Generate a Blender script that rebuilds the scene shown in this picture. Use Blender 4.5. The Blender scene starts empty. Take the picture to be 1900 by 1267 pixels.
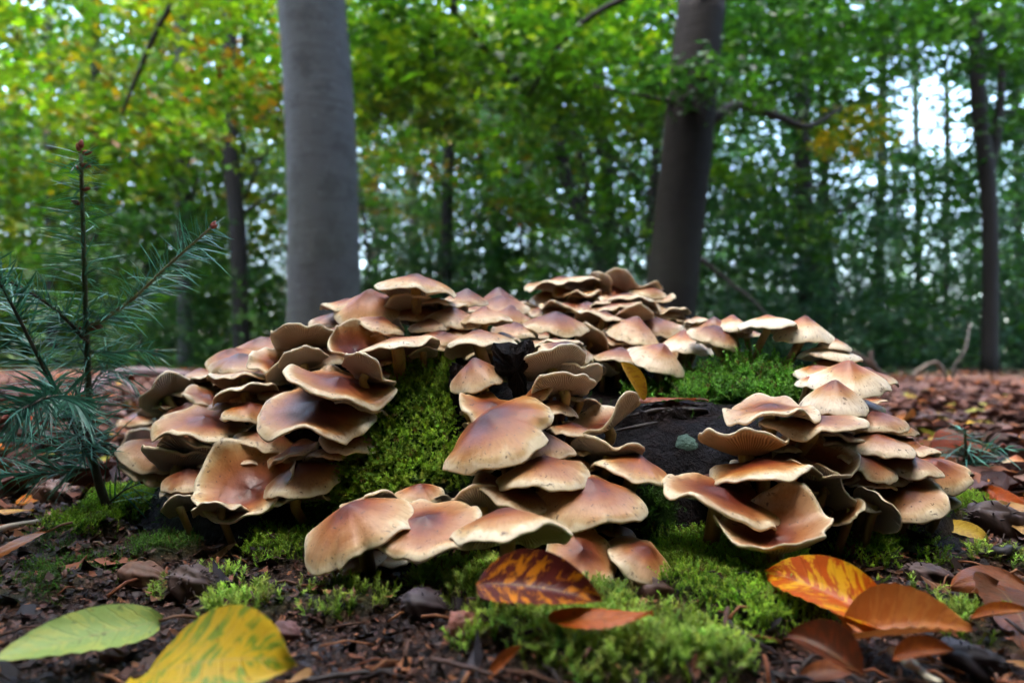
import bpy, math, random
import numpy as np
from mathutils import Vector, Matrix

# ------------------------------------------------------------------ camera, sky, sun, exposure
scene = bpy.context.scene
COL = scene.collection
CAM_H = 0.125
FPX = 1900 * 24.0 / 36.0
PITCH = math.atan((672 - 633.5) / FPX)
camd = bpy.data.cameras.new('camera')
camd.lens = 24.0
camd.sensor_width = 36.0
camd.clip_start = 0.01
camd.clip_end = 600.0
camd.dof.use_dof = True
camd.dof.focus_distance = 0.43
camd.dof.aperture_fstop = 6.3
cam = bpy.data.objects.new('camera', camd)
COL.objects.link(cam)
cam.location = (0, 0, CAM_H)
cam.rotation_euler = (math.pi / 2 + PITCH, 0, 0)
scene.camera = cam

SUN_EL = math.radians(74)
SUN_AZ = math.atan2(-0.55, -0.45)
world = bpy.data.worlds.new('World')
scene.world = world
world.use_nodes = True
wn = world.node_tree
bg = wn.nodes['Background']
sky = wn.nodes.new('ShaderNodeTexSky')
sky.sky_type = 'NISHITA'
sky.sun_disc = False
sky.sun_elevation = SUN_EL
sky.sun_rotation = SUN_AZ
sky.air_density = 1.0
sky.dust_density = 3.0
sky.ozone_density = 1.0
wn.links.new(sky.outputs[0], bg.inputs[0])
bg.inputs[1].default_value = 0.15

sund = bpy.data.lights.new('sun', 'SUN')
sund.energy = 0.5
sund.angle = math.radians(45)
sund.color = (1.0, 0.95, 0.88)
sun = bpy.data.objects.new('sun', sund)
COL.objects.link(sun)
sdir = Vector((math.sin(SUN_AZ) * math.cos(SUN_EL), math.cos(SUN_AZ) * math.cos(SUN_EL), math.sin(SUN_EL)))
sun.rotation_euler = sdir.to_track_quat('Z', 'Y').to_euler()
sun.location = (0, 0, 12)

scene.view_settings.view_transform = 'Standard'
scene.view_settings.look = 'None'
scene.view_settings.gamma = 1.0
scene.view_settings.exposure = 4.0
scene.view_settings.use_curve_mapping = False
scene.render.engine = 'CYCLES'
scene.cycles.use_denoising = True
scene.cycles.max_bounces = 4
scene.cycles.use_adaptive_sampling = True
scene.cycles.adaptive_threshold = 0.03
scene.cycles.diffuse_bounces = 2
scene.cycles.glossy_bounces = 1
scene.cycles.transmission_bounces = 2
scene.cycles.transparent_max_bounces = 4
scene.cycles.caustics_reflective = False
scene.cycles.caustics_refractive = False
scene.cycles.sample_clamp_indirect = 4.0

# ------------------------------------------------------------------ geometry helpers
rng = np.random.default_rng(7)
FWD = np.array([0, math.cos(PITCH), math.sin(PITCH)])
UPV = np.array([0, -math.sin(PITCH), math.cos(PITCH)])
RGT = np.array([1.0, 0, 0])
CAM = np.array([0, 0, CAM_H])


def ray(px, py):
    return RGT * ((px - 950) / FPX) + UPV * ((633.5 - py) / FPX) + FWD


def at(px, py, d):
    return CAM + ray(px, py) * d


def on_ground(px, py, z=0.0):
    r = ray(px, py)
    t = (z - CAM_H) / r[2]
    p = CAM + r * t
    for _ in range(4):
        g = float(G(p[0], p[1]))
        t = (z + g - CAM_H) / r[2]
        p = CAM + r * t
    return p


def project(P):
    q = P - CAM
    d = q @ FWD
    return 950 + FPX * (q @ RGT) / d, 633.5 - FPX * (q @ UPV) / d, d


def unit(v):
    v = np.asarray(v, float)
    return v / (np.linalg.norm(v) + 1e-12)


def hash2(i, j, s):
    h = np.sin(i * 127.1 + j * 311.7 + s * 74.7) * 43758.5453
    return h - np.floor(h)


def vnoise(x, y, s=0.0):
    x = np.asarray(x, float); y = np.asarray(y, float)
    i = np.floor(x); j = np.floor(y)
    fx = x - i; fy = y - j
    fx = fx * fx * (3 - 2 * fx); fy = fy * fy * (3 - 2 * fy)
    a = hash2(i, j, s); b = hash2(i + 1, j, s); c = hash2(i, j + 1, s); d = hash2(i + 1, j + 1, s)
    return (a * (1 - fx) + b * fx) * (1 - fy) + (c * (1 - fx) + d * fx) * fy - 0.5


def fbm(x, y, s=0.0, o=3):
    r = 0; a = 1.0
    for k in range(o):
        r = r + a * vnoise(x, y, s + k * 3.1)
        x = x * 2.03; y = y * 2.03; a *= 0.5
    return r


def mesh_data(name, verts, polys, mat, smooth=True, col=None, uv=None):
    """verts (n,3); polys = list of (m,k) int arrays; col (n,4) point colours; uv (n,2) per vertex."""
    me = bpy.data.meshes.new(name)
    verts = np.ascontiguousarray(verts, np.float32)
    polys = [np.asarray(p, np.int32) for p in polys if len(p)]
    me.vertices.add(len(verts))
    me.vertices.foreach_set('co', verts.ravel())
    loops = np.concatenate([p.ravel() for p in polys])
    tot = np.concatenate([np.full(len(p), p.shape[1], np.int32) for p in polys])
    start = np.concatenate([[0], np.cumsum(tot)[:-1]]).astype(np.int32)
    me.loops.add(len(loops))
    me.loops.foreach_set('vertex_index', loops)
    me.polygons.add(len(tot))
    me.polygons.foreach_set('loop_start', start)
    me.polygons.foreach_set('loop_total', tot)
    me.polygons.foreach_set('use_smooth', np.full(len(tot), smooth, bool))
    if col is not None:
        a = me.attributes.new('tintcol', 'FLOAT_COLOR', 'POINT')
        a.data.foreach_set('color', np.ascontiguousarray(col, np.float32).ravel())
    if uv is not None:
        l = me.uv_layers.new(name='UVMap')
        l.data.foreach_set('uv', np.ascontiguousarray(uv[loops], np.float32).ravel())
    if mat is not None:
        me.materials.append(mat)
    me.update(calc_edges=True)
    return me


def put(name, me, parent=None, loc=None, color=None):
    o = bpy.data.objects.new(name, me)
    COL.objects.link(o)
    if parent is not None:
        o.parent = parent
    if loc is not None:
        o.location = [float(v) for v in loc]
    if color is not None:
        o.color = color
    return o


def empty(name, loc=(0, 0, 0)):
    return put(name, None, None, loc)


def tag(o, label=None, cat=None, group=None, kind=None):
    if label: o['label'] = label
    if cat: o['category'] = cat
    if group: o['group'] = group
    if kind: o['kind'] = kind
    return o


def tube(path, radii, seg=8, cap=True, wob=0.0, rs=None):
    """returns verts, quads, uv for a tapering tube along path."""
    path = np.asarray(path, float)
    n = len(path)
    radii = np.broadcast_to(np.asarray(radii, float), (n,))
    T = np.gradient(path, axis=0)
    T /= np.linalg.norm(T, axis=1)[:, None] + 1e-12
    ref = np.array([0.31, 0.9, 0.12]) if abs(T[0] @ np.array([0, 0, 1.0])) > 0.6 else np.array([0.1, 0.1, 1.0])
    A = np.cross(T, ref); A /= np.linalg.norm(A, axis=1)[:, None]
    B = np.cross(T, A)
    th = np.linspace(0, 2 * np.pi, seg, endpoint=False)
    R = radii[:, None] * np.ones((1, seg))
    if wob and rs is not None:
        R = R * (1 + wob * rs.normal(size=R.shape))
    V = path[:, None, :] + R[..., None] * (np.cos(th)[None, :, None] * A[:, None, :] + np.sin(th)[None, :, None] * B[:, None, :])
    V = V.reshape(-1, 3)
    q = []
    for i in range(n - 1):
        for j in range(seg):
            a = i * seg + j; b = i * seg + (j + 1) % seg
            q.append((a, b, b + seg, a + seg))
    uv = np.stack([np.tile(th / (2 * np.pi), n), np.repeat(np.linspace(0, 1, n), seg)], 1)
    polys = [np.array(q, np.int32)]
    if cap:
        V = np.vstack([V, path[0], path[-1]])
        uv = np.vstack([uv, [0, 0], [0, 1]])
        c0, c1 = len(V) - 2, len(V) - 1
        tr = [(c0, (j + 1) % seg, j) for j in range(seg)]
        o = (n - 1) * seg
        tr += [(c1, o + j, o + (j + 1) % seg) for j in range(seg)]
        polys.append(np.array(tr, np.int32))
    return V, polys, uv


def spline(pts, n):
    pts = np.asarray(pts, float)
    if len(pts) < 3:
        t = np.linspace(0, 1, n)[:, None]
        return pts[0] * (1 - t) + pts[-1] * t
    P = np.vstack([2 * pts[0] - pts[1], pts, 2 * pts[-1] - pts[-2]])
    out = []
    m = len(pts) - 1
    for t in np.linspace(0, m - 1e-9, n):
        i = int(t); f = t - i
        p0, p1, p2, p3 = P[i], P[i + 1], P[i + 2], P[i + 3]
        out.append(0.5 * (2 * p1 + (p2 - p0) * f + (2 * p0 - 5 * p1 + 4 * p2 - p3) * f * f + (3 * p1 - p0 - 3 * p2 + p3) * f ** 3))
    return np.array(out)


class Join:
    def __init__(self):
        self.v = []; self.p = {}; self.c = []; self.n = 0; self.u = []

    def add(self, V, polys, col=None, uv=None):
        self.v.append(V)
        for p in polys:
            p = np.asarray(p, np.int32)
            self.p.setdefault(p.shape[1], []).append(p + self.n)
        self.n += len(V)
        if col is not None:
            col = np.asarray(col, float)
            self.c.append(np.tile(col, (len(V), 1)) if col.ndim == 1 else col)
        if uv is not None:
            self.u.append(uv)

    def mesh(self, name, mat, smooth=True):
        return mesh_data(name, np.vstack(self.v), [np.vstack(x) for x in self.p.values()], mat, smooth,
                         np.vstack(self.c) if self.c else None, np.vstack(self.u) if self.u else None)


def frames(direc, spin):
    """rotation matrices (n,3,3) whose z column is direc, spun about it."""
    z = direc / (np.linalg.norm(direc, axis=1)[:, None] + 1e-12)
    ref = np.where(np.abs(z[:, 2:3]) > 0.9, np.array([[1.0, 0, 0]]), np.array([[0, 0, 1.0]]))
    x = np.cross(ref, z); x /= np.linalg.norm(x, axis=1)[:, None]
    y = np.cross(z, x)
    c, s = np.cos(spin)[:, None], np.sin(spin)[:, None]
    return np.stack([x * c + y * s, -x * s + y * c, z], axis=2)


def scatter(template_v, template_p, pos, R, scale):
    """tile a template over positions: verts (n*k,3), list of polys."""
    n = len(pos); k = len(template_v)
    V = np.einsum('nij,kj->nki', R, template_v) * np.asarray(scale).reshape(-1, 1, 1) + pos[:, None, :]
    off = (np.arange(n) * k)[:, None, None]
    polys = [(p[None] + off).reshape(-1, p.shape[1]) for p in template_p]
    return V.reshape(-1, 3), polys


# ------------------------------------------------------------------ material helpers
class Mat:
    def __init__(self, name):
        self.m = bpy.data.materials.new(name)
        self.m.use_nodes = True
        self.t = self.m.node_tree
        self.b = self.t.nodes['Principled BSDF']
        self.o = self.t.nodes['Material Output']

    def n(self, typ, **kw):
        nd = self.t.nodes.new('ShaderNode' + typ)
        for k, v in kw.items():
            setattr(nd, k, v)
        return nd

    def link(self, a, b):
        self.t.links.new(a, b)

    def val(self, sock, v):
        if hasattr(v, 'is_linked') or hasattr(v, 'links'):
            self.link(v, sock)
        else:
            sock.default_value = v

    def math(self, op, a, b=0.0, c=None, clamp=False):
        nd = self.n('Math', operation=op, use_clamp=clamp)
        self.val(nd.inputs[0], a); self.val(nd.inputs[1], b)
        if c is not None: self.val(nd.inputs[2], c)
        return nd.outputs[0]

    def mix(self, f, a, b, mode='MIX'):
        nd = self.n('Mix', data_type='RGBA', blend_type=mode)
        self.val(nd.inputs[0], f)
        for s, v in ((nd.inputs[6], a), (nd.inputs[7], b)):
            self.val(s, v if hasattr(v, 'links') else tuple(v) + ((1.0,) if len(v) == 3 else ()))
        return nd.outputs[2]

    def noise(self, scale, detail=3.0, rough=0.55, vec=None, dist=0.0):
        nd = self.n('TexNoise')
        nd.inputs['Scale'].default_value = scale
        nd.inputs['Detail'].default_value = detail
        nd.inputs['Roughness'].default_value = rough
        nd.inputs['Distortion'].default_value = dist
        if vec is not None: self.link(vec, nd.inputs['Vector'])
        return nd.outputs[0]

    def ramp(self, f, stops):
        nd = self.n('ValToRGB')
        e = nd.color_ramp.elements
        while len(e) < len(stops): e.new(0.5)
        for el, (p, c) in zip(e, stops):
            el.position = p
            el.color = tuple(c) + (1.0,) if len(c) == 3 else c
        self.link(f, nd.inputs[0])
        return nd.outputs[0]

    def step(self, f, a, b):
        nd = self.n('MapRange', interpolation_type='SMOOTHSTEP')
        self.link(f, nd.inputs[0])
        nd.inputs[1].default_value = a; nd.inputs[2].default_value = b
        return nd.outputs[0]

    def coord(self, which='Object', scale=None, offset=None):
        c = self.n('TexCoord').outputs[which]
        if scale is None and offset is None: return c
        mp = self.n('Mapping')
        self.link(c, mp.inputs['Vector'])
        if scale: mp.inputs['Scale'].default_value = scale
        if offset is not None: self.link(offset, mp.inputs['Location'])
        return mp.outputs[0]

    def attr(self, name='tintcol'):
        return self.n('Attribute', attribute_name=name).outputs['Color']

    def sep(self, c):
        nd = self.n('SeparateColor'); self.link(c, nd.inputs[0])
        return nd.outputs

    def bump(self, h, strength, dist):
        nd = self.n('Bump')
        self.link(h, nd.inputs['Height'])
        nd.inputs['Strength'].default_value = strength
        nd.inputs['Distance'].default_value = dist
        self.link(nd.outputs[0], self.b.inputs['Normal'])
        return nd.outputs[0]

    def base(self, c): self.val(self.b.inputs['Base Color'], c if hasattr(c, 'links') else tuple(c) + (1.0,))

    def rough(self, v): self.val(self.b.inputs['Roughness'], v)

    def spec(self, v): self.b.inputs['Specular IOR Level'].default_value = v


def cap_material():
    M = Mat('mushroom_cap')
    info = M.n('ObjectInfo')
    oc = M.sep(info.outputs['Color'])
    uv = M.n('SeparateXYZ'); M.link(M.coord('UV'), uv.inputs[0])
    r = uv.outputs[1]
    co = M.coord('Object')
    off = M.n('VectorMath', operation='ADD'); M.link(co, off.inputs[0]); M.link(info.outputs['Location'], off.inputs[1])
    p = off.outputs[0]
    n1 = M.noise(38, 4, 0.6, p, 0.4)
    n2 = M.noise(150, 3, 0.6, p)
    rr = M.math('ADD', r, M.math('MULTIPLY', M.math('SUBTRACT', n1, 0.5), 0.62))
    rr = M.math('ADD', rr, M.math('MULTIPLY', M.math('SUBTRACT', n2, 0.5), 0.12), clamp=True)
    normal = M.ramp(rr, [(0, (.075, .010, .005)), (.32, (.21, .036, .007)), (.60, (.36, .105, .013)), (.80, (.47, .205, .044)), (.92, (.60, .40, .17)), (1, (.74, .64, .43))])
    pale = M.ramp(rr, [(0, (.22, .038, .009)), (.30, (.40, .115, .020)), (.52, (.57, .31, .11)), (.70, (.74, .61, .42)), (1, (.82, .76, .63))])
    dark = M.ramp(rr, [(0, (.040, .006, .007)), (.35, (.090, .015, .009)), (.65, (.19, .048, .013)), (.84, (.32, .14, .045)), (1, (.62, .50, .32))])
    c = M.mix(oc[1], normal, pale)
    c = M.mix(oc[0], c, dark)
    # darker streaks and bruises
    st = M.step(M.noise(22, 5, 0.65, p, 1.2), 0.56, 0.72)
    c = M.mix(M.math('MULTIPLY', st, 0.30), c, (.20, .075, .035))
    # dark soaked stain in the middle of some caps
    sm = M.math('MULTIPLY', M.step(r, 0.55, 0.05), M.step(M.noise(30, 3, 0.6, p, 0.5), 0.42, 0.62))
    c = M.mix(M.math('MULTIPLY', sm, M.math('ADD', M.math('MULTIPLY', oc[0], 0.5), 0.35)), c, (.05, .010, .010))
    # fine radial fibrils
    fv = M.n('CombineXYZ'); M.link(M.math('MULTIPLY', uv.outputs[0], 90.0), fv.inputs[0]); M.link(M.math('MULTIPLY', r, 5.0), fv.inputs[1])
    fb = M.step(M.noise(1.0, 3, 0.6, fv.outputs[0]), 0.45, 0.75)
    c = M.mix(M.math('MULTIPLY', fb, 0.45), c, M.mix(1.0, c, (.55, .42, .34), 'MULTIPLY'))
    # specks
    sp = M.step(M.noise(360, 2, 0.5, p), 0.66, 0.71)
    c = M.mix(M.math('MULTIPLY', sp, 0.75), c, (.06, .025, .012))
    # dark veil remnants near the margin
    vm = M.math('MULTIPLY', M.step(r, 0.80, 0.93), M.step(M.noise(190, 3, 0.6, p, 0.8), 0.60, 0.68))
    c = M.mix(M.math('MULTIPLY', vm, 0.75), c, (.10, .055, .04))
    # pale outermost lip
    lip = M.step(r, 0.955, 0.99)
    c = M.mix(M.math('MULTIPLY', lip, 0.55), c, (.72, .62, .44))
    M.base(c)
    M.rough(M.math('ADD', M.math('MULTIPLY', n1, 0.40), 0.24))
    M.spec(0.36)
    hgt = M.math('ADD', M.math('MULTIPLY', n1, 0.8), M.math('MULTIPLY', n2, 0.5))
    M.bump(hgt, 0.5, 0.0014)
    return M.m


def gill_material():
    M = Mat('mushroom_gills')
    info = M.n('ObjectInfo')
    oc = M.sep(info.outputs['Color'])
    uv = M.n('SeparateXYZ'); M.link(M.coord('UV'), uv.inputs[0])
    co = M.coord('Object')
    wob = M.math('MULTIPLY', M.noise(60, 2, 0.5, co), 0.035)
    ph = M.math('MULTIPLY', M.math('ADD', uv.outputs[0], wob), 2 * math.pi * 84)
    s = M.math('ADD', M.math('MULTIPLY', M.math('SINE', ph), 0.5), 0.5)
    s2 = M.math('POWER', s, 0.7)
    big = M.noise(45, 3, 0.6, co)
    grey = M.mix(s2, (.24, .21, .185), (.68, .63, .55))
    brown = M.mix(s2, (.17, .10, .055), (.52, .40, .25))
    c = M.mix(oc[2], grey, brown)
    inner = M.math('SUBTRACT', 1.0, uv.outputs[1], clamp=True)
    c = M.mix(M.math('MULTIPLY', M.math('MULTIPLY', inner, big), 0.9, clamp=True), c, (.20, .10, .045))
    lip = M.step(uv.outputs[1], 0.86, 0.98)
    c = M.mix(M.math('MULTIPLY', lip, 0.6), c, (.66, .58, .44))
    M.base(c)
    M.rough(0.6)
    M.bump(s, 0.8, 0.0012)
    return M.m


def stem_material():
    M = Mat('mushroom_stem')
    uv = M.n('SeparateXYZ'); M.link(M.coord('UV'), uv.inputs[0])
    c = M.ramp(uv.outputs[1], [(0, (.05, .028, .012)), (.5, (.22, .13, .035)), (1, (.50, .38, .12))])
    co = M.coord('Object', (1, 1, .2))
    c = M.mix(M.step(M.noise(260, 3, 0.6, co), 0.52, 0.68), c, (.16, .09, .04))
    M.base(c); M.rough(0.55)
    M.bump(M.noise(300, 2, 0.5, co), 0.3, 0.001)
    return M.m


def tint_material(name, rough=0.6, trans=0.0, spec=0.4, objtint=False, transcol=(1.25, 1.3, 0.6), vary=0.0, vscale=30.0):
    """colour from the point attribute, optionally multiplied by the object's colour."""
    M = Mat(name)
    c = M.attr()
    if objtint:
        c = M.mix(1.0, c, M.n('ObjectInfo').outputs['Color'], 'MULTIPLY')
    if vary:
        nz = M.noise(vscale, 3, 0.6, M.coord('Object'))
        c = M.mix(vary, c, M.mix(nz, (.15, .15, .15), (1.6, 1.6, 1.6)), 'MULTIPLY')
    M.base(c); M.rough(rough); M.spec(spec)
    if trans:
        tr = M.n('BsdfTranslucent')
        M.link(M.mix(1.0, c, transcol, 'MULTIPLY'), tr.inputs[0])
        mx = M.n('MixShader'); mx.inputs[0].default_value = trans
        M.link(M.b.outputs[0], mx.inputs[1]); M.link(tr.outputs[0], mx.inputs[2])
        M.link(mx.outputs[0], M.o.inputs[0])
    return M.m


def stump_material():
    M = Mat('wet_dark_wood')
    co = M.coord('Object')
    st = M.coord('Object', (1, 1, .28))
    n1 = M.noise(26, 5, 0.65, co)
    n2 = M.noise(190, 5, 0.7, st, 0.6)
    c = M.ramp(n1, [(0.3, (.002, .0015, .002)), (.5, (.006, .004, .005)), (.7, (.018, .010, .009))])
    c = M.mix(M.step(n2, 0.58, 0.75), c, (.034, .020, .017))
    gr = M.step(M.noise(60, 6, 0.7, M.coord('Object', (.25, 1, 2.2)), 0.4), 0.52, 0.64)
    c = M.mix(M.math('MULTIPLY', gr, 0.6), c, (.020, .011, .009))
    mossy = M.sep(M.attr())[0]
    c = M.mix(M.math('MULTIPLY', mossy, 0.9), c, (.025, .06, .008))
    M.base(c)
    M.rough(M.math('ADD', M.math('MULTIPLY', n2, 0.6), 0.30)); M.spec(0.11)
    M.bump(M.math('ADD', n2, M.math('MULTIPLY', n1, 1.5)), 1.0, 0.008)
    return M.m


def ground_material():
    M = Mat('forest_soil')
    co = M.coord('Object')
    n1 = M.noise(14, 6, 0.7, co)
    n2 = M.noise(160, 5, 0.7, co)
    n3 = M.noise(3.0, 4, 0.6, co)
    c = M.ramp(n2, [(0.3, (.008, .005, .005)), (.5, (.032, .017, .013)), (.62, (.07, .034, .022)), (.75, (.15, .08, .055))])
    c = M.mix(M.step(n1, 0.5, 0.7), c, M.ramp(n2, [(0.35, (.02, .01, .008)), (.55, (.09, .035, .02)), (.75, (.20, .09, .05))]))
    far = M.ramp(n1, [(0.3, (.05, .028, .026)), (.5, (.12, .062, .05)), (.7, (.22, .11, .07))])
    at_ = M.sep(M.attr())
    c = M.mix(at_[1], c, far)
    c = M.mix(at_[2], c, M.mix(n3, (.02, .05, .015), (.05, .11, .03)))
    c = M.mix(M.math('MULTIPLY', at_[0], 0.92), c, M.mix(n2, (.012, .03, .004), (.05, .11, .012)))
    M.base(c)
    M.rough(M.math('ADD', M.math('MULTIPLY', n1, 0.5), 0.35))
    M.spec(0.15)
    M.bump(M.math('ADD', n2, M.math('MULTIPLY', n1, 1.2)), 1.0, 0.008)
    return M.m


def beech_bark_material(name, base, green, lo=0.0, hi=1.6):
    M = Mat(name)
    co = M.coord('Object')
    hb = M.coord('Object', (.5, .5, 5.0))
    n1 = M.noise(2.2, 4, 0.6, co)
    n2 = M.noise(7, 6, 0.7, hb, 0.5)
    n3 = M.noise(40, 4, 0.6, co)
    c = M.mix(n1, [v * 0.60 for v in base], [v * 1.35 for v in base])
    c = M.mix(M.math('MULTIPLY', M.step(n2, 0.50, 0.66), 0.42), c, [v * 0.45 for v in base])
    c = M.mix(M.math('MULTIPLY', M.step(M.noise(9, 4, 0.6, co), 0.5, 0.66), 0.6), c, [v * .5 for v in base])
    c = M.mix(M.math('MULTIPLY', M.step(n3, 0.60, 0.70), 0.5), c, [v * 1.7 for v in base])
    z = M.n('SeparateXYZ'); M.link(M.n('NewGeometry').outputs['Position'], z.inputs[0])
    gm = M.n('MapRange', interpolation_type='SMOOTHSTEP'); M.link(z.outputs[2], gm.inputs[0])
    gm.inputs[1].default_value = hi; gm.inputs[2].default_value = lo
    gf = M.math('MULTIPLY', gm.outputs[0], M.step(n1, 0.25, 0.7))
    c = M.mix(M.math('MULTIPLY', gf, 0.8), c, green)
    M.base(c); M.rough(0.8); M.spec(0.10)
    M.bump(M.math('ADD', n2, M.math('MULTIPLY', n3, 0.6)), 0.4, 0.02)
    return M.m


def plain_bark_material(name, base):
    M = Mat(name)
    co = M.coord('Object', (1, 1, .3))
    n = M.noise(30, 5, 0.65, co)
    M.base(M.mix(n, [v * 0.5 for v in base], [v * 1.5 for v in base]))
    M.rough(0.85); M.spec(0.2)
    M.bump(n, 0.7, 0.01)
    return M.m


def leaf_material():
    """fallen leaf blade: UV x along, y across; object colour = base, attribute = mottling colour."""
    M = Mat('fallen_leaf_blade')
    uv = M.n('SeparateXYZ'); M.link(M.coord('UV'), uv.inputs[0])
    u, v = uv.outputs[0], M.math('ABSOLUTE', M.math('SUBTRACT', M.math('MULTIPLY', uv.outputs[1], 2.0), 1.0))
    info = M.n('ObjectInfo')
    off = M.n('VectorMath', operation='ADD'); M.link(M.coord('Object'), off.inputs[0]); M.link(info.outputs['Location'], off.inputs[1])
    p = off.outputs[0]
    lc = M.n('CombineXYZ'); M.link(M.math('MULTIPLY', M.math('SUBTRACT', u, M.math('MULTIPLY', v, 0.16)), 13.0), lc.inputs[0]); M.link(M.math('MULTIPLY', uv.outputs[1], 3.2), lc.inputs[1]); M.link(M.math('MULTIPLY', info.outputs['Random'], 50.0), lc.inputs[2])
    n = M.noise(1.0, 6, 0.68, lc.outputs[0], 0.6)
    n2 = M.noise(220, 4, 0.6, p)
    c = M.mix(M.step(n, 0.50, 0.58), info.outputs['Color'], M.attr())
    c = M.mix(M.math('MULTIPLY', M.step(n2, 0.6, 0.7), 0.5), c, (.05, .02, .01))
    vein = M.math('FRACT', M.math('MULTIPLY', M.math('SUBTRACT', u, M.math('MULTIPLY', v, 0.16)), 9.0))
    vl = M.math('MULTIPLY', M.step(M.math('ABSOLUTE', M.math('SUBTRACT', vein, 0.5)), 0.10, 0.0), 0.20)
    mid = M.step(v, 0.05, 0.015)
    c = M.mix(vl, c, M.mix(1.0, c, (.42, .36, .3), 'MULTIPLY'))
    c = M.mix(M.math('MULTIPLY', mid, 0.5), c, M.mix(0.5, c, (.5, .35, .15)))
    c = M.mix(M.math('MULTIPLY', M.noise(420, 3, .6, p), .35), c, M.mix(1.0, c, (.5, .42, .35), 'MULTIPLY'))
    M.base(c); M.rough(M.math('ADD', M.math('MULTIPLY', n, 0.3), 0.22)); M.spec(0.22)
    M.bump(M.math('ADD', M.math('MULTIPLY', vl, -1.2), M.math('MULTIPLY', n2, 0.3)), 0.6, 0.001)
    tr = M.n('BsdfTranslucent'); M.link(c, tr.inputs[0])
    mx = M.n('MixShader'); mx.inputs[0].default_value = 0.22
    M.link(M.b.outputs[0], mx.inputs[1]); M.link(tr.outputs[0], mx.inputs[2]); M.link(mx.outputs[0], M.o.inputs[0])
    return M.m


MAT = dict(
    cap=cap_material(), gill=gill_material(), stem=stem_material(),
    stump=stump_material(), ground=ground_material(),
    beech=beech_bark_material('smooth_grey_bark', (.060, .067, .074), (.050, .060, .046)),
    beech2=beech_bark_material('shaded_grey_brown_bark', (.008, .007, .0065), (.020, .022, .017), 0.2, 1.7),  # upper trunk's canopy shade painted into the dark base; lower green is algae
    bark=plain_bark_material('dark_bark', (.010, .009, .009)),
    barkg=plain_bark_material('grey_bark', (.038, .037, .040)),
    foliage=tint_material('tree_foliage', 0.5, 0.42, 0.35, True),
    moss=tint_material('moss', 0.55, 0.38, 0.25, False, (1.1, 1.2, .6)),
    litter=tint_material('litter', 0.6, 0.0, 0.22, False),
    needle=tint_material('fir_needles', 0.42, 0.12, 0.45, False, (.9, 1.2, .7)),
    wood=tint_material('twig_bark', 0.6, 0.0, 0.4, False, vary=0.6, vscale=160.0),
    leaf=leaf_material(),
)

# ------------------------------------------------------------------ ground
# moss cushions on the ground: pixel ellipse (x, y, rx, ry), density, style (0 fine, 1 starry, 2 dark)
MOSS_PX = [(1385, 1115, 165, 90, 1.0, 0), (1320, 1045, 105, 42, 1.0, 0), (1270, 990, 60, 30, .7, 0), (1040, 1195, 190, 62, .95, 1), (1180, 1255, 240, 60, .95, 1),
           (900, 1118, 130, 40, .9, 1), (268, 942, 78, 36, 1.0, 0), (150, 985, 70, 20, .8, 0), (555, 1010, 95, 52, .9, 0), (640, 960, 60, 40, .6, 2),
           (170, 1045, 130, 40, .55, 2), (295, 1040, 70, 26, .8, 2), (450, 1145, 130, 36, .6, 1), (640, 1140, 100, 32, .65, 1), (1610, 1020, 120, 42, .8, 0),
           (1500, 1010, 90, 30, .8, 2), (1790, 958, 50, 20, .9, 0), (1835, 1185, 75, 48, .6, 1), (1735, 832, 55, 24, .9, 0), (70, 1095, 110, 40, .5, 2),
           (370, 1100, 90, 30, .4, 1), (720, 1110, 70, 22, .5, 1), (1690, 1105, 60, 20, .5, 1), (80, 1010, 60, 22, .5, 2), (1860, 1040, 60, 20, .35, 1)]


def G0(x, y):
    r = np.hypot(x, y)
    return 0.010 * fbm(x * 7, y * 7, 1.0) + 0.0045 * fbm(x * 34, y * 34, 5.0) + np.minimum(0.10, 0.02 * np.maximum(0, r - 1.2)) * fbm(x * 1.1, y * 1.1, 9.0)


def flat_ground(px, py):
    r = ray(px, py)
    return CAM + r * (-CAM_H / r[2])


MOSS = []
for (mx, my, rx, ry, dens, style) in MOSS_PX:
    c = flat_ground(mx, my)
    a = flat_ground(mx, my + ry * 0.9)
    b = flat_ground(mx, my - ry * 0.9)
    d = c[1]
    MOSS.append((c[0], 0.5 * (a[1] + b[1]), rx / FPX * d, 0.5 * (b[1] - a[1]), dens, style))


def moss_mask(x, y):
    m = np.zeros(np.shape(x))
    edge = 0.35 * fbm(x * 45, y * 45, 17.0)
    for (cx, cy, rx, ry, dens, st) in MOSS:
        q = np.hypot((x - cx) / rx, (y - cy) / ry) + edge
        m = np.maximum(m, np.clip((1.12 - q) / 0.35, 0, 1) * dens)
    return m


def G(x, y):
    x = np.asarray(x, float); y = np.asarray(y, float)
    return G0(x, y) + 0.012 * moss_mask(x, y)


def geo(a, b, n):
    return a * (b / a) ** (np.arange(1, n + 1) / n)


xs_near = np.arange(-0.66, 0.6601, 0.0062)
xs = np.concatenate([-geo(0.66, 160, 42)[::-1], xs_near, geo(0.66, 160, 42)])
ys = np.concatenate([-geo(0.1, 160, 30)[::-1], np.arange(-0.1, 0.15, 0.03), np.arange(0.16, 1.1, 0.0062), geo(1.1, 260, 70)])
X, Y = np.meshgrid(xs, ys)
Z = G(X, Y)
near_cam = np.exp(-((X / 0.2) ** 2 + (Y / 0.12) ** 2))
Z -= 0.03 * near_cam
ny, nx = X.shape
idx = np.arange(nx * ny).reshape(ny, nx)
quads = np.stack([idx[:-1, :-1], idx[:-1, 1:], idx[1:, 1:], idx[1:, :-1]], -1).reshape(-1, 4)
gc = np.zeros((nx * ny, 4)); gc[:, 3] = 1
gc[:, 0] = .8 * moss_mask(X, Y).ravel() ** 2
rad = np.hypot(X, Y).ravel()
gc[:, 1] = np.clip((rad - 0.62) / 0.5, 0, 1)
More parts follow.
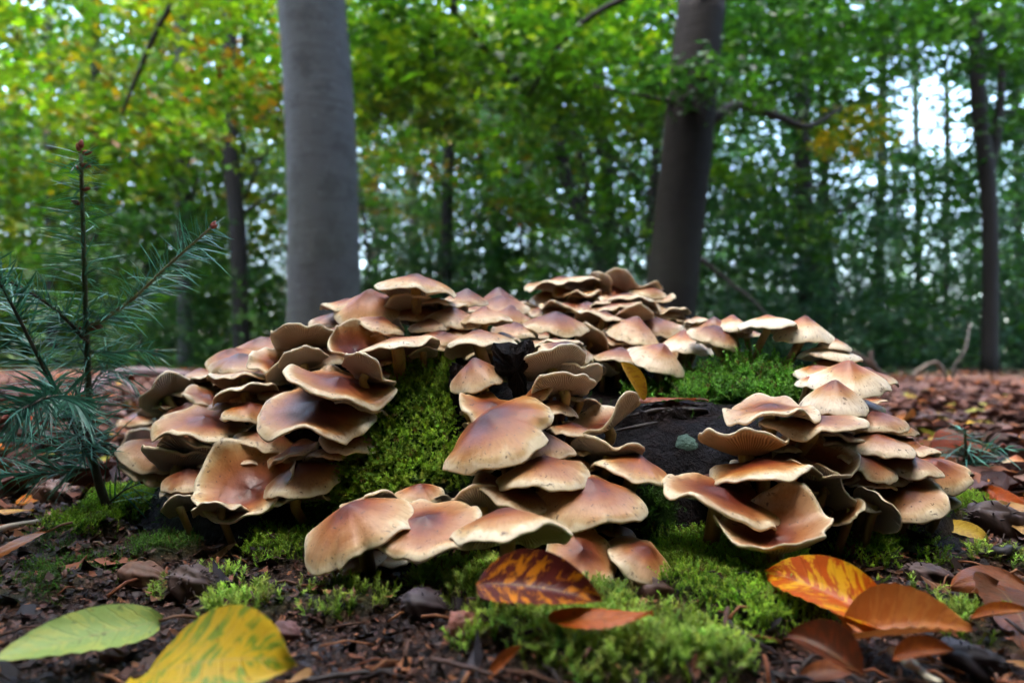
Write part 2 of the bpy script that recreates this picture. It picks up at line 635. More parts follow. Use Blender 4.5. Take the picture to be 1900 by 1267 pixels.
gc[:, 2] = np.clip((rad - 6.0) / 3.0, 0, 1) * np.clip(0.5 + 1.4 * fbm(X * .35, Y * .35, 3.0).ravel() + (rad - 8) / 10, 0, 1)
ground = put('ground', mesh_data('ground', np.stack([X.ravel(), Y.ravel(), Z.ravel()], 1), [quads], MAT['ground'], True, gc))
tag(ground, 'dark leaf-strewn forest soil spreading under the mushroom stump and the trees', 'ground', kind='structure')

# ------------------------------------------------------------------ stump
BUMPS = [  # cx, cy, rx, ry, height, power
    (-.095, .610, .215, .155, .150, 2.6),
    (-.180, .612, .135, .108, .095, 3.0),
    (-.070, .545, .105, .115, .118, 2.4),
    (-.060, .500, .060, .080, .050, 2.0),
    (.010, .520, .085, .112, .122, 2.2),
    (.000, .468, .095, .062, .045, 2.2),
    (.155, .600, .205, .168, .100, 7.0),
    (.205, .590, .085, .085, .126, 2.2),
    (.230, .590, .125, .120, .085, 3.0),
    (.085, .790, .150, .130, .182, 3.0),
    (.000, .690, .190, .130, .148, 3.0),
    (.120, .700, .160, .120, .130, 3.0),
]


def H(x, y):
    x = np.asarray(x, float); y = np.asarray(y, float)
    acc = np.zeros(np.shape(x))
    wx = x + 0.010 * fbm(x * 18, y * 18, 2.0); wy = y + 0.010 * fbm(x * 18, y * 18, 4.0)
    K = 70.0
    for (cx, cy, rx, ry, h, p) in BUMPS:
        q = np.hypot((wx - cx) / rx, (wy - cy) / ry)
        z = np.where(q < 1, h * (1 - np.clip(q, 0, 1) ** p), -0.5 * h * (q - 1))
        z = np.maximum(z, -0.08)
        acc = acc + np.exp(K * z)
    z = np.log(acc) / K - 0.008
    return z + 0.006 * fbm(x * 40, y * 40, 8.0) * np.clip(z / 0.03, 0, 1)


sx = np.arange(-.44, .48, .0036); sy = np.arange(.30, 1.0, .0036)
SX, SY = np.meshgrid(sx, sy)
SZ = H(SX, SY)

# dilated stump (a ball of radius rho rolled over it): where the caps ride
gx = np.arange(-.52, .56, .006); gy = np.arange(.24, 1.08, .006)
GX, GY = np.meshgrid(gx, gy)
GZ = np.maximum(H(GX, GY), G(GX, GY))


def dilate(rho):
    k = int(rho / 0.006)
    out = GZ.copy() + rho
    for i in range(-k, k + 1):
        for j in range(-k, k + 1):
            q = rho * rho - (i * i + j * j) * 0.006 ** 2
            if q <= 0: continue
            sh = np.roll(np.roll(GZ, i, 0), j, 1)
            out = np.maximum(out, sh + math.sqrt(q))
    return out


DIL = {}


def dil_at(rho, x, y):
    if rho not in DIL: DIL[rho] = dilate(rho)
    D = DIL[rho]
    i = np.clip(((y - gy[0]) / 0.006).astype(int), 0, len(gy) - 1)
    j = np.clip(((x - gx[0]) / 0.006).astype(int), 0, len(gx) - 1)
    return D[i, j]


def cap_depth(px, py, rho):
    d = np.arange(.27, .98, .002)
    P = CAM + ray(px, py)[None] * d[:, None]
    gap = P[:, 2] - dil_at(rho, P[:, 0], P[:, 1])
    hit = np.nonzero(gap < 0)[0]
    if len(hit): return float(d[hit[0]])
    return float(d[np.argmin(gap)])


def first_hit(px, py):
    """depth at which the bare stump is seen through a pixel."""
    d = np.arange(.27, .98, .001)
    P = CAM + ray(px, py)[None] * d[:, None]
    gap = P[:, 2] - np.maximum(H(P[:, 0], P[:, 1]), G(P[:, 0], P[:, 1]))
    hit = np.nonzero(gap < 0)[0]
    return float(d[hit[0]]) if len(hit) else float(d[np.argmin(gap)])


def inside_poly(x, y, poly):
    x = np.asarray(x); y = np.asarray(y)
    r = np.zeros(x.shape, bool)
    n = len(poly); j = n - 1
    for i in range(n):
        xi, yi = poly[i]; xj, yj = poly[j]
        c = ((yi > y) != (yj > y)) & (x < (xj - xi) * (y - yi) / (yj - yi + 1e-12) + xi)
        r ^= c; j = i
    return r


STUMP_MOSS = [  # outline on the photograph, shoot length in metres, density per m2, colour
    ([(690, 700), (735, 680), (830, 668), (850, 700), (848, 760), (835, 800), (865, 860), (830, 895), (760, 905), (700, 925), (620, 940), (600, 925), (650, 850), (690, 790)], .0125, 210000, 0),
    ([(830, 850), (890, 850), (870, 905), (835, 910)], .008, 160000, 0),
    ([(1150, 745), (1230, 718), (1320, 690), (1372, 660), (1395, 640), (1440, 625), (1492, 640), (1490, 690), (1500, 742), (1420, 752), (1290, 746)], .0185, 120000, 1),
    ([(1185, 900), (1250, 900), (1255, 990), (1200, 1010)], .008, 150000, 2),
    ([(560, 930), (700, 930), (640, 1050), (520, 1040)], .007, 140000, 2),
]
SP = np.stack([SX.ravel(), SY.ravel(), SZ.ravel()], 1)
PX, PY, PD = project(SP)
smask = np.zeros(len(SP))
for poly, *_ in STUMP_MOSS:
    smask = np.maximum(smask, inside_poly(PX, PY, poly).astype(float))
gzy, gzx = np.gradient(SZ, .0036)
front = ((SX * gzx + SY * gzy - (SZ - CAM_H)) > -0.02).ravel()          # surface facing the viewer's side
sn = len(sx); sm = len(sy)
sidx = np.arange(sn * sm).reshape(sm, sn)
sq = np.stack([sidx[:-1, :-1], sidx[:-1, 1:], sidx[1:, 1:], sidx[1:, :-1]], -1).reshape(-1, 4)
keep = (SZ.ravel()[sq] > -0.03).any(1)
scol = np.zeros((len(SP), 4)); scol[:, 0] = smask * (PD < 0.66); scol[:, 3] = 1

stump = empty('tree_stump', (0.02, .6, 0))
tag(stump, 'rotten dark tree stump buried under mushrooms and green moss', 'stump')
SLOC = np.array([0.02, .6, 0])
put('wood', mesh_data('stump_wood', SP - SLOC, [sq[keep]], MAT['stump'], True, scol), stump)

# upright shard of bark, thin flake and the cut rim of the old log end
def slab(pts_px, depth, thick, seed):
    """irregular splinter: outline in pixels at a depth, with real thickness and a broken edge."""
    rs = np.random.default_rng(seed)
    out = []
    n = len(pts_px)
    dense = []
    for i in range(n):
        a = np.array(pts_px[i], float); b = np.array(pts_px[(i + 1) % n], float)
        for t in np.linspace(0, 1, 6, endpoint=False):
            dense.append(a * (1 - t) + b * t + rs.normal(0, 1.8, 2))
    dense = np.array(dense)
    F = np.array([at(x, y, depth + rs.normal(0, .0012)) for x, y in dense])
    c = dense.mean(0)
    M1 = np.array([at(*(c + (q - c) * .6), depth - thick * .25 + rs.normal(0, .001)) for q in dense])
    Bk = F + np.array([rs.normal(0, .001), thick, 0])
    m = len(dense)
    V = np.vstack([M1, F, Bk, M1.mean(0) - [0, .001, 0], Bk.mean(0)])
    q = []; tr = []
    for i in range(m):
        j = (i + 1) % m
        q.append((i, j, m + j, m + i)); q.append((m + i, m + j, 2 * m + j, 2 * m + i))
        tr.append((3 * m, j, i)); tr.append((3 * m + 1, 2 * m + i, 2 * m + j))
    return V, [np.array(q), np.array(tr)]


dsh = cap_depth(950, 690, .030)
V, P = slab([(912, 640), (985, 629), (992, 640), (976, 690), (982, 752), (962, 752), (940, 700), (920, 695)], dsh, .018, 3)
put('bark_shard', mesh_data('bark_shard', V - SLOC, P, MAT['stump'], False), stump)
V, P = slab([(838, 672), (858, 676), (862, 720), (850, 772), (838, 745), (832, 700)], cap_depth(846, 720, .022), .008, 4)
put('bark_flake', mesh_data('bark_flake', V - SLOC, P, MAT['stump'], False), stump)
dle = first_hit(1230, 775)
rsl = np.random.default_rng(9)
lp = spline(np.array([at(1085, 838, dle + .035), at(1150, 813, dle + .016), at(1240, 799, dle + .014), at(1330, 802, dle + .020), at(1375, 812, dle + .05)]), 60)
V, P, _ = tube(lp, .019, 40)
ang = np.tile(np.arange(40), 60)
rid = .0022 * vnoise(ang * .55, np.repeat(np.arange(60), 40) * .10, 3.0) + .0030 * vnoise(ang * .2, np.repeat(np.arange(60), 40) * .25, 6.0) + .0010 * rsl.normal(size=2400)
cc = np.repeat(lp, 40, 0); nrmv = V[:2400] - cc
V[:2400] = cc + nrmv * (1 + rid / .019)[:, None]
put('log_end', mesh_data('log_end', V - SLOC, P, MAT['stump'], True), stump)
# fibres and splinters standing proud of the rotten log end
T_ = np.gradient(lp, axis=0); T_ /= np.linalg.norm(T_, axis=1)[:, None]
for i in range(26):
    a0 = rsl.uniform(-.5, 2.6); i0 = rsl.integers(4, 44); n_ = rsl.integers(6, 15)
    seg_ = []
    for j_ in range(n_):
        k_ = min(59, i0 + j_); a_ = a0 + .012 * j_
        up_ = np.array([0, 0, 1.0]); f_ = unit(np.cross(T_[k_], up_))
        seg_.append(lp[k_] + (.0193 + .0008 * rsl.random()) * (math.sin(a_) * up_ + math.cos(a_) * f_ * (1 if f_[1] < 0 else -1)))
    V, P, _ = tube(np.array(seg_), np.sin(np.linspace(.25, 2.9, n_)) * rsl.uniform(.0008, .0022), 6)
    cw = np.array([.022, .014, .012]) * rsl.uniform(.4, 1.5)
    put('wood_splinter', mesh_data('wood_splinter', V - SLOC, P, MAT['wood'], True, np.tile(np.array([*cw, 1]), (len(V), 1))), stump)
lm = Mat('blue_green_lichen'); ln = lm.noise(260, 4, .6, lm.coord('Object'))
lm.base(lm.mix(ln, (.010, .034, .026), (.055, .12, .09))); lm.rough(.8); lm.bump(ln, .8, .003)
lr_ = np.random.default_rng(5)
ring = []
for q in (0.0, .5, 1.0):
    for k_ in range(16):
        a_ = k_ * math.pi / 8
        rr_ = q * (1 + .14 * math.sin(2 * a_ + 1) + .08 * math.sin(3 * a_))
        x_, y_ = 1274 + 24 * rr_ * math.cos(a_), 822 + 20 * rr_ * math.sin(a_)
        ring.append(at(x_, y_, first_hit(x_, y_) - (.0022 if q < 1 else -.001) + lr_.normal(0, .0003)))
V = np.array(ring)
li = np.arange(48).reshape(3, 16); lj = np.roll(li, -1, 1)
P = [np.stack([li[:-1], lj[:-1], lj[1:], li[1:]], -1).reshape(-1, 4)]
put('lichen_patch', mesh_data('lichen_patch', V - SLOC, P, lm.m, True), stump)

# ------------------------------------------------------------------ mushrooms
SHAPE = {  # crown height, umbo, profile power, wave amplitude, waves, rim lift (all as fractions of the radius)
    'B': (.60, .10, 1.6, .040, 3, 0), 'D': (.38, .07, 1.9, .060, 3, 0), 'F': (.18, .08, 1.8, .085, 4, .02),
    'U': (-.30, .05, 1.5, .085, 4, .0), 'W': (.10, .08, 1.7, .105, 4, .08), 'G': (-.10, .05, 1.6, .11, 3, .02),
    'X': (-.34, .05, 1.7, .145, 3, .05)}
TONE = {'o': (.24, .10), 'c': (.02, .92), 't': (.24, .36), 'r': (.78, .05), 'p': (.97, 0), 'd': (.66, .30), 'g': (.40, .5)}


def make_mushroom(cx, cy, w, e, roll, shape, tone, dd=0.0, label=None, zone=None, seed=0, depth=None, rho=None):
    rs = np.random.default_rng(seed + 1000)
    w = w * (1.14 if w < 125 else 1.05)
    rho_ = rho if rho is not None else (.026 if w > 90 else .020)
    d = depth if depth else cap_depth(cx, cy, rho_) + dd
    if cy > 1000 and not depth:
        d = max(d, float(flat_ground(cx, cy + .35 * w * max(e, .15))[1]) - (.028 if cx < 900 else .052))
    C = at(cx, cy, d)
    R = 0.5 * w / FPX * d
    h, umb, pw, amp, nw, lift = SHAPE[shape]
    h *= rs.uniform(.8, 1.2); amp *= rs.uniform(.75, 1.3)
    Vd = unit(C - CAM)
    up = np.array([0, 0, 1.0]); U = unit(up - Vd * (up @ Vd)); Rt = np.cross(Vd, U)
    ro = math.radians(roll)
    Up = math.cos(ro) * U + math.sin(ro) * Rt
    t = math.asin(max(-.95, min(.95, e)))
    ax = math.cos(t) * Up - math.sin(t) * Vd
    A = unit(Rt - ax * (Rt @ ax)); Bv = np.cross(ax, A)
    na, nr = (60, 15) if w > 85 else (44, 11)
    th = np.linspace(0, 2 * np.pi, na, endpoint=False)
    ph = rs.uniform(0, 6.28, 8)
    Rth = 1 + .045 * np.sin(2 * th + ph[0]) + .035 * np.sin(3 * th + ph[1]) + .02 * np.sin(5 * th + ph[2]) + .012 * np.sin(11 * th + ph[6])
    if rs.random() < .45:
        for _ in range(rs.integers(1, 3)):
            t0 = rs.uniform(0, 6.28); dth = (th - t0 + np.pi) % (2 * np.pi) - np.pi
            Rth -= rs.uniform(.08, .2) * np.exp(-(dth / rs.uniform(.05, .12)) ** 2)
    wave = amp * (np.sin(nw * th + ph[3]) + .6 * np.sin((nw + 2) * th + ph[4]) + .35 * np.sin((nw * 2 + 1) * th + ph[5])) / 1.4
    tiltx = rs.normal(0, .03)

    def top(r):
        r = np.asarray(r)[:, None]
        z = h * (1 - r ** pw) + umb * np.exp(-(r / .2) ** 2) + lift * r ** 3
        z = z + wave[None] * r ** 3.2 + amp * .9 * r ** 1.6 * np.sin(2 * th + ph[0])[None] - .05 * np.clip((r - .9) / .1, 0, 1) ** 2 * (h > 0)
        z = z + (.022 * np.sin(9 * th + ph[1]) + .016 * np.sin(14 * th + ph[2]))[None] * r ** 7
        return z + .012 * np.sin(3 * th + ph[7])[None] * np.sin(7 * r)

    rr = np.linspace(0, 1, nr) ** .85
    rr[0] = .0
    zt = top(rr)
    rim_t = .055 if shape in 'BDF' else .065
    rim_t *= min(1.3, .03 / max(R, .012))
    tc = max(.14, .10 + (.55 * h if h > 0 else .06))

    def under(r):
        q = np.asarray(r)[:, None]
        return top(r) - (rim_t + (tc - rim_t) * (1 - q) ** .9)

    def ringpts(r, z):
        rad = R * r[:, None] * (1 + (Rth - 1)[None] * np.clip(r, 0, 1)[:, None] ** 1.5)
        return (C + rad[..., None] * (np.cos(th)[None, :, None] * A + np.sin(th)[None, :, None] * Bv) + (R * z)[..., None] * ax)

    # cap: upper surface, rounded lip
    rt = np.concatenate([rr, [1.012, 1.006, .985]])
    zt2 = np.vstack([zt, zt[-1:] - rim_t * .35, zt[-1:] - rim_t * .8, under(np.array([.985]))])
    Vt = ringpts(rt, zt2)
    n1 = len(rt)
    uvt = np.stack([np.tile(th / (2 * np.pi), n1), np.repeat(np.clip(np.concatenate([rr, [1, 1, 1]]), 0, 1), na)], 1)
    ii = np.arange(n1 * na).reshape(n1, na)
    jn = np.roll(ii, -1, 1)
    qt = np.stack([ii[:-1], ii[1:], jn[1:], jn[:-1]], -1).reshape(-1, 4)[:, ::-1]
    stem_r = min(.0048, max(.0028, R * .16)) * rs.uniform(.85, 1.15)
    ru = np.concatenate([[.985], np.linspace(.94, min(.5, stem_r / R * 1.0), 7)])
    Vu = ringpts(ru, under(ru))
    n2 = len(ru)
    uvu = np.stack([np.tile(th / (2 * np.pi), n2), np.repeat(ru, na)], 1)
    ii = np.arange(n2 * na).reshape(n2, na); jn = np.roll(ii, -1, 1)
    qu = np.stack([ii[:-1], ii[1:], jn[1:], jn[:-1]], -1).reshape(-1, 4)[:, ::-1]
    # stem: leaves the cap along its axis and bends down into the wood
    s0 = C + ax * R * (float(under(np.array([.1])).mean()) + .06)
    p = s0 - ax * R * .30
    pts = [s0, p]
    for _ in range(40):
        e_ = .006
        gxh = (H(p[0] + e_, p[1]) - H(p[0] - e_, p[1])) / (2 * e_)
        gyh = (H(p[0], p[1] + e_) - H(p[0], p[1] - e_)) / (2 * e_)
        g = np.array([float(gxh), float(gyh)]); g = g / (np.linalg.norm(g) + .6)
        dirv = unit(np.array([g[0] * .8, g[1] * .8, -.75]))
        p = p + dirv * .004
        pts.append(p)
        if p[2] < max(float(H(p[0], p[1])), float(G(p[0], p[1]))) - .005: break
    pts = np.array(pts)
    if len(pts) > 4: pts = np.vstack([pts[0], pts[1], pts[len(pts) // 2], pts[-1]])
    path = spline(pts, 9)
    Vs, Ps, uvs = tube(path, stem_r * np.linspace(1.05, .85, 9), 10)
    uvs = uvs.copy(); uvs[:, 1] = 1 - uvs[:, 1]
    base = path[-1]
    root = empty('mushroom', base)
    a, b = TONE[tone]
    gb = {'g': .05, 'd': .45, 'c': .35, 'p': .4, 'r': .5}.get(tone, .75)
    colr = (min(1, max(0, a + rs.normal(0, .08))), min(1, max(0, b + rs.normal(0, .12))), min(1, max(0, gb + rs.normal(0, .2))), 1)
    put('cap', mesh_data('cap', Vt.reshape(-1, 3) - base, [qt], MAT['cap'], True, None, uvt), root, None, colr)
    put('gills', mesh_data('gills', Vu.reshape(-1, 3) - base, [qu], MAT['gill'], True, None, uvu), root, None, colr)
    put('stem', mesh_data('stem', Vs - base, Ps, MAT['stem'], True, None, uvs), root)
    return root, d


# each row: x, y, width on the photograph, openness (+ top shown, - gills shown), roll, shape, tone, extra depth[, own label]
CAPS = {
 'left': ('on the stump flank next to the fir sapling', [
    (310, 733, 90, -.6, -18, 'G', 'g', 0, 'split grey gill fan standing upright at the cluster end beside the fir sapling'),
    (315, 757, 62, -.5, 5, 'G', 'g', .01), (252, 786, 58, -.12, 4, 'F', 't', .01, 'small cream cap jutting out farthest toward the fir sapling'), (287, 778, 62, -.5, 20, 'G', 'g', 0),
    (256, 826, 70, -.55, -30, 'G', 'g', .01), (282, 800, 34, -.4, 25, 'G', 'd', 0),
    (380, 788, 168, .36, 1, 'W', 'o', 0, 'broad orange cap with pale curled rim facing the fir sapling'),
    (288, 846, 110, .42, 14, 'D', 't', 0, 'peach rounded cap hanging above another at the cluster end by the fir'),
    (282, 872, 92, .35, 16, 'D', 't', .01),
    (378, 838, 138, -.32, 4, 'G', 'g', .015, 'wide olive-grey gill underside beneath the broad orange cap'),
    (335, 852, 112, -.3, 16, 'G', 'g', .005), (352, 893, 88, .32, -3, 'D', 'd', 0), (350, 913, 84, .18, 3, 'F', 'd', .01),
    (332, 938, 54, -.55, -20, 'G', 'g', .0),
    (455, 888, 178, .70, -24, 'X', 'o', -.012, 'deeply rippled drooping cap with wine-red centre and pale frilled rim'),
    (412, 946, 90, -.2, 5, 'F', 'g', 0), (562, 892, 142, .30, -12, 'D', 'd', .01), (548, 930, 115, -.12, -4, 'F', 'd', .02),
    (592, 762, 212, .50, -3, 'W', 'r', -.012, 'largest dished cap with dark red middle and wavy cream margin beside the moss slope'),
    (630, 714, 186, .26, 13, 'W', 'r', -.012, 'rippled red-brown cap lying just above the largest dished cap'),
    (455, 732, 105, -.25, -6, 'F', 't', .005), (455, 704, 112, -.18, 2, 'F', 't', .01), (398, 706, 78, -.18, -4, 'F', 't', .01),
    (373, 698, 62, .1, -5, 'D', 't', .02), (350, 714, 48, .2, 0, 'D', 'c', .02), (386, 740, 82, .3, 20, 'W', 'd', .01),
    (462, 767, 80, .28, 3, 'D', 'o', 0), (412, 755, 52, .3, 0, 'D', 't', .01), (447, 676, 98, .2, -6, 'D', 'd', .015),
    (432, 666, 86, .30, -14, 'D', 'o', .025), (488, 646, 86, .30, -10, 'D', 'o', .03), (505, 677, 82, .55, 32, 'W', 't', .01),
    (532, 684, 74, -.55, -35, 'G', 'g', 0), (545, 838, 90, .2, -20, 'W', 'd', .01), (500, 800, 80, -.2, 10, 'F', 'g', .03),
    (600, 850, 70, -.4, -30, 'G', 'd', .02), (440, 812, 100, .15, 0, 'F', 'd', .025), (480, 735, 90, .2, 0, 'D', 'd', .03),
    (350, 770, 80, .2, -5, 'D', 'd', .02), (420, 860, 90, .1, 0, 'F', 'd', .03), (330, 815, 80, .2, 10, 'D', 'd', .02), (520, 850, 100, .2, 0, 'D', 'd', .03)]),
 'peak': ('on the stump crest before the grey beech', [
    (572, 632, 126, -.5, 4, 'G', 'd', 0, 'upturned cap showing broad brown gills below the grey beech trunk'),
    (562, 668, 82, -.4, -14, 'G', 'g', -.005), (668, 640, 104, .62, 30, 'X', 'r', -.006, 'glossy wine-red cap folded on edge with a grey gill fringe'),
    (684, 688, 92, -.35, 28, 'G', 'g', -.008), (738, 652, 142, -.25, -12, 'D', 't', -.005, 'tan cap tipped up on a yellow stem above the moss slope'),
    (704, 606, 84, .12, 14, 'D', 'd', 0), (740, 610, 34, -.5, 70, 'F', 'g', 0), (620, 600, 78, .25, 2, 'D', 'p', .015),
    (690, 578, 120, .33, -6, 'B', 'o', 0, 'smooth tan cap with reddened peak leaning beside a grey gill fan'),
    (646, 567, 88, -.08, -6, 'F', 'o', .01), (760, 572, 80, -.62, -14, 'G', 'd', 0, 'upright grey-brown gill fan under the topmost orange cap'),
    (772, 538, 138, -.08, 2, 'D', 'o', 0, 'topmost orange-tan cap crowning the stump crest'), (815, 566, 92, -.15, 7, 'F', 'o', 0),
    (838, 594, 100, .2, 4, 'D', 't', 0), (797, 607, 64, .15, -4, 'D', 'd', 0), (818, 628, 68, .2, 4, 'D', 'd', 0), (785, 655, 50, -.3, -8, 'F', 'g', 0),
    (865, 560, 74, .08, 3, 'B', 'p', .01, 'dark wine-red bell cap right of the topmost orange cap'), (900, 597, 82, -.08, -3, 'B', 't', -.01, 'two-toned bell cap with a cream wedge on the stump crest'),
    (945, 592, 80, .08, 8, 'B', 'd', -.004), (925, 567, 82, .10, 0, 'B', 'p', .015), (970, 573, 56, .1, 12, 'D', 'p', .02), (985, 586, 64, .06, -6, 'D', 'd', .01),
    (1030, 610, 110, .06, 3, 'D', 'r', -.005, 'wide red-brown cap with frayed dark edge on the crest'), (1055, 591, 96, .1, 7, 'D', 'p', .015),
    (955, 617, 76, .2, 5, 'D', 'd', -.005), (858, 618, 54, .15, 8, 'D', 'd', 0), (720, 628, 80, -.1, 0, 'F', 'd', .03), (650, 620, 80, .2, 0, 'D', 'd', .03),
    (600, 660, 70, -.2, 10, 'F', 'd', .03), (880, 580, 60, .15, -4, 'D', 'd', .02), (930, 630, 60, .1, 0, 'D', 'd', .02)]),
 'post': ('around the dark upright bark shard', [
    (890, 642, 130, -.13, -7, 'D', 'o', -.012, 'tan-orange cap touching the top of the dark bark shard'), (1100, 632, 72, -.5, 38, 'G', 'd', 0),
    (1030, 640, 88, -.2, 2, 'F', 'd', 0), (1050, 655, 90, .16, 14, 'D', 'p', -.004), (1022, 677, 114, -.5, -12, 'G', 'c', -.010, 'pale upturned gill fan right of the dark bark shard'),
    (1064, 696, 90, -.55, 2, 'G', 'g', -.004), (996, 650, 44, -.4, -6, 'F', 'd', 0), (1045, 716, 108, -.32, -8, 'G', 'c', -.012),
    (1000, 728, 52, .5, -38, 'D', 'o', -.012), (888, 706, 98, .25, -12, 'B', 't', -.008, 'pale peach hood-shaped cap between the bark flake and the shard'),
    (915, 758, 108, .45, 10, 'W', 'o', -.008, 'orange wavy cap tucked behind the large tilted tan cap'), (1032, 764, 74, .06, 4, 'D', 't', -.006),
    (1114, 768, 138, .16, -24, 'X', 't', -.018, 'cup-like peach cap with torn rim and grey gills by the log end'),
    (868, 765, 28, -.4, 0, 'F', 'g', 0), (872, 790, 26, -.3, 10, 'F', 'g', 0), (1085, 660, 70, -.2, 30, 'F', 'd', .015), (960, 775, 80, .1, 0, 'D', 'd', .02)]),
 'front': ('in the stack at the foot of the stump', [
    (924, 806, 218, .40, -27, 'D', 'o', -.020, 'large smooth tan-orange cap tilted steeply over the moss slope'),
    (1060, 800, 80, .1, 6, 'D', 'd', .0), (985, 740, 60, .1, -8, 'D', 't', .0), (1075, 745, 70, -.2, 8, 'F', 'g', .004), (995, 830, 120, .15, 8, 'D', 'd', -.005), (1130, 836, 114, -.35, 4, 'G', 'g', -.004, 'grey gill underside sheltering below the log end'),
    (1008, 882, 170, .22, -5, 'D', 'o', -.012, 'tan domed cap overlapping the big cap with reddened knob'),
    (1176, 878, 158, .05, 13, 'D', 'o', -.012, 'thin orange cap on a yellow stem sloping toward the dark hollow'),
    (1093, 926, 198, .42, 3, 'D', 'o', -.016, 'big flat tan cap with a reddish knob and thin pale edge'),
    (960, 918, 156, .2, 18, 'F', 'd', -.006), (895, 930, 128, -.33, -4, 'G', 'd', -.006), (1076, 860, 48, .2, 25, 'D', 'd', 0), (965, 856, 36, -.4, 0, 'F', 'g', 0),
    (942, 993, 208, -.10, -3, 'D', 'o', -.012, 'shallow orange cap with cream gill edge above the purple-brown leaf'),
    (668, 982, 212, .36, -25, 'D', 'o', -.028, 'long orange cap tilted over the mossy foot of the stump'),
    (790, 975, 196, .5, -6, 'W', 't', .004, 'wide peach cap with rippled margin under the tilted orange cap'),
    (690, 934, 104, -.25, -4, 'F', 'g', 0), (780, 918, 80, .4, 0, 'D', 't', 0), (820, 926, 46, -.2, 20, 'G', 'd', 0),
    (662, 1042, 94, .3, -10, 'D', 'd', -.002), (1078, 1028, 122, .80, 22, 'F', 'o', -.006, 'round peach cap facing outward behind the purple-brown leaf'),
    (1190, 1038, 138, .42, 30, 'D', 't', -.006, 'low peach cap sloping down to the brown nut husk'), (1080, 962, 104, -.2, 3, 'F', 'g', .01),
    (1000, 945, 90, .1, 10, 'F', 'd', .02), (860, 985, 80, .1, 0, 'D', 'd', .02), (1140, 985, 70, .2, 10, 'D', 'd', .02), (980, 1045, 60, .1, 0, 'D', 'd', .015)]),
 'back': ('in the far tier behind the stump crest', [
    (1040, 529, 122, -.12, -4, 'F', 'o', 0, 'flat tan cap topping the far tier of mushrooms'), (1114, 528, 50, -.6, 62, 'G', 'g', 0, 'grey folded flap sticking up from the far tier'),
    (1172, 531, 104, -.22, 4, 'X', 'd', 0, 'dark rippled cap with upturned ends on top of the far tier'), (1072, 545, 80, .05, 3, 'W', 'o', -.01),
    (1012, 556, 64, .2, -8, 'D', 't', 0), (1048, 569, 86, .05, 3, 'W', 'o', -.012), (1085, 558, 76, -.2, -8, 'F', 'd', -.005),
    (1163, 561, 112, -.1, 6, 'F', 'd', -.012), (1115, 568, 70, -.2, -10, 'F', 'd', -.016), (1142, 573, 80, -.1, -5, 'F', 'd', -.018),
    (1170, 586, 80, -.25, -8, 'G', 'd', -.022), (1215, 557, 64, .1, -6, 'W', 'g', 0), (1238, 582, 74, -.15, -6, 'F', 'd', -.01),
    (980, 568, 60, -.08, 12, 'F', 'd', -.005), (1120, 593, 100, -.12, 9, 'F', 'd', -.028), (1262, 592, 34, .1, 10, 'F', 'd', -.01), (1295, 600, 46, -.2, 2, 'D', 'g', -.01),
    (1200, 545, 60, .1, 6, 'D', 'o', .0), (1020, 580, 70, .1, 0, 'D', 'p', -.015), (1090, 578, 70, .1, 0, 'D', 'd', -.015), (1195, 575, 70, 0, 4, 'D', 'd', -.01)]),
 'ledge': ('along the ledge above the moss cushion', [
    (1212, 608, 90, .2, 4, 'D', 'd', 0), (1240, 617, 72, .02, 2, 'B', 'c', 0), (1172, 626, 98, .1, 17, 'B', 't', -.01, 'brown cap with a lifted cream lobe on the ledge'),
    (1140, 632, 62, .1, 6, 'D', 'r', -.005), (1125, 607, 60, .1, -4, 'D', 'd', 0), (1268, 650, 96, .05, 2, 'B', 'c', -.01, 'cream bell cap with orange top shading the moss cushion'),
    (1218, 672, 104, .22, 22, 'B', 'c', -.016, 'lowest cream bell cap leaning above the yellow leaf'), (1300, 619, 58, .05, 0, 'B', 'c', 0), (1270, 611, 48, .1, 4, 'D', 'r', .01),
    (1328, 638, 60, -.1, 5, 'F', 'o', -.008, 'small ragged orange cap on a thin yellow stem beside the moss'), (1357, 612, 64, .0, 2, 'B', 'c', 0), (1325, 609, 48, .1, 0, 'B', 'd', .01),
    (1424, 607, 88, -.1, 1, 'D', 'c', 0, 'cream cap on a stem rising from the top of the moss cushion'), (1490, 627, 92, .06, 5, 'B', 'c', 0, 'orange-topped bell cap at the moss cushion edge'),
    (1150, 668, 94, .02, 4, 'D', 'r', 0), (1120, 686, 50, -.4, 10, 'G', 'g', 0), (1095, 690, 50, -.3, -10, 'F', 'g', .01), (1385, 622, 46, .1, 0, 'D', 'd', .015),
    (1255, 600, 60, .1, 0, 'D', 't', .015), (1180, 600, 70, .1, 0, 'D', 'd', .015), (1160, 645, 60, .1, 0, 'D', 'd', .01)]),
 'shelf': ('in the shelf stack facing the tiny fir seedling', [
    (1548, 643, 52, .1, 12, 'D', 'c', .005), (1537, 664, 94, -.08, 4, 'D', 'c', 0), (1515, 692, 70, .25, -4, 'D', 'c', 0), (1500, 713, 42, .15, 4, 'B', 'c', -.004),
    (1572, 711, 124, .26, 4, 'B', 'c', -.006, 'large cream cap with orange crown low on the shelf of bell caps'), (1605, 700, 80, .2, 15, 'D', 't', .006),
    (1548, 751, 108, .25, 3, 'B', 'c', -.010, 'smooth cream dome with orange tip resting just below the large cream cap'),
    (1430, 763, 164, .2, -3, 'W', 't', -.012, 'cream and orange wavy cap with a curled grey corner at the stump rim'), (1505, 786, 168, .12, -3, 'F', 'd', -.014, 'wet pale brown cap lying below the curled cream and orange one'),
    (1622, 787, 100, .15, 0, 'D', 'd', 0), (1660, 792, 60, .2, 20, 'D', 'd', .006), (1685, 828, 60, .3, 25, 'D', 't', .006), (1560, 808, 84, .1, 14, 'W', 'p', .01),
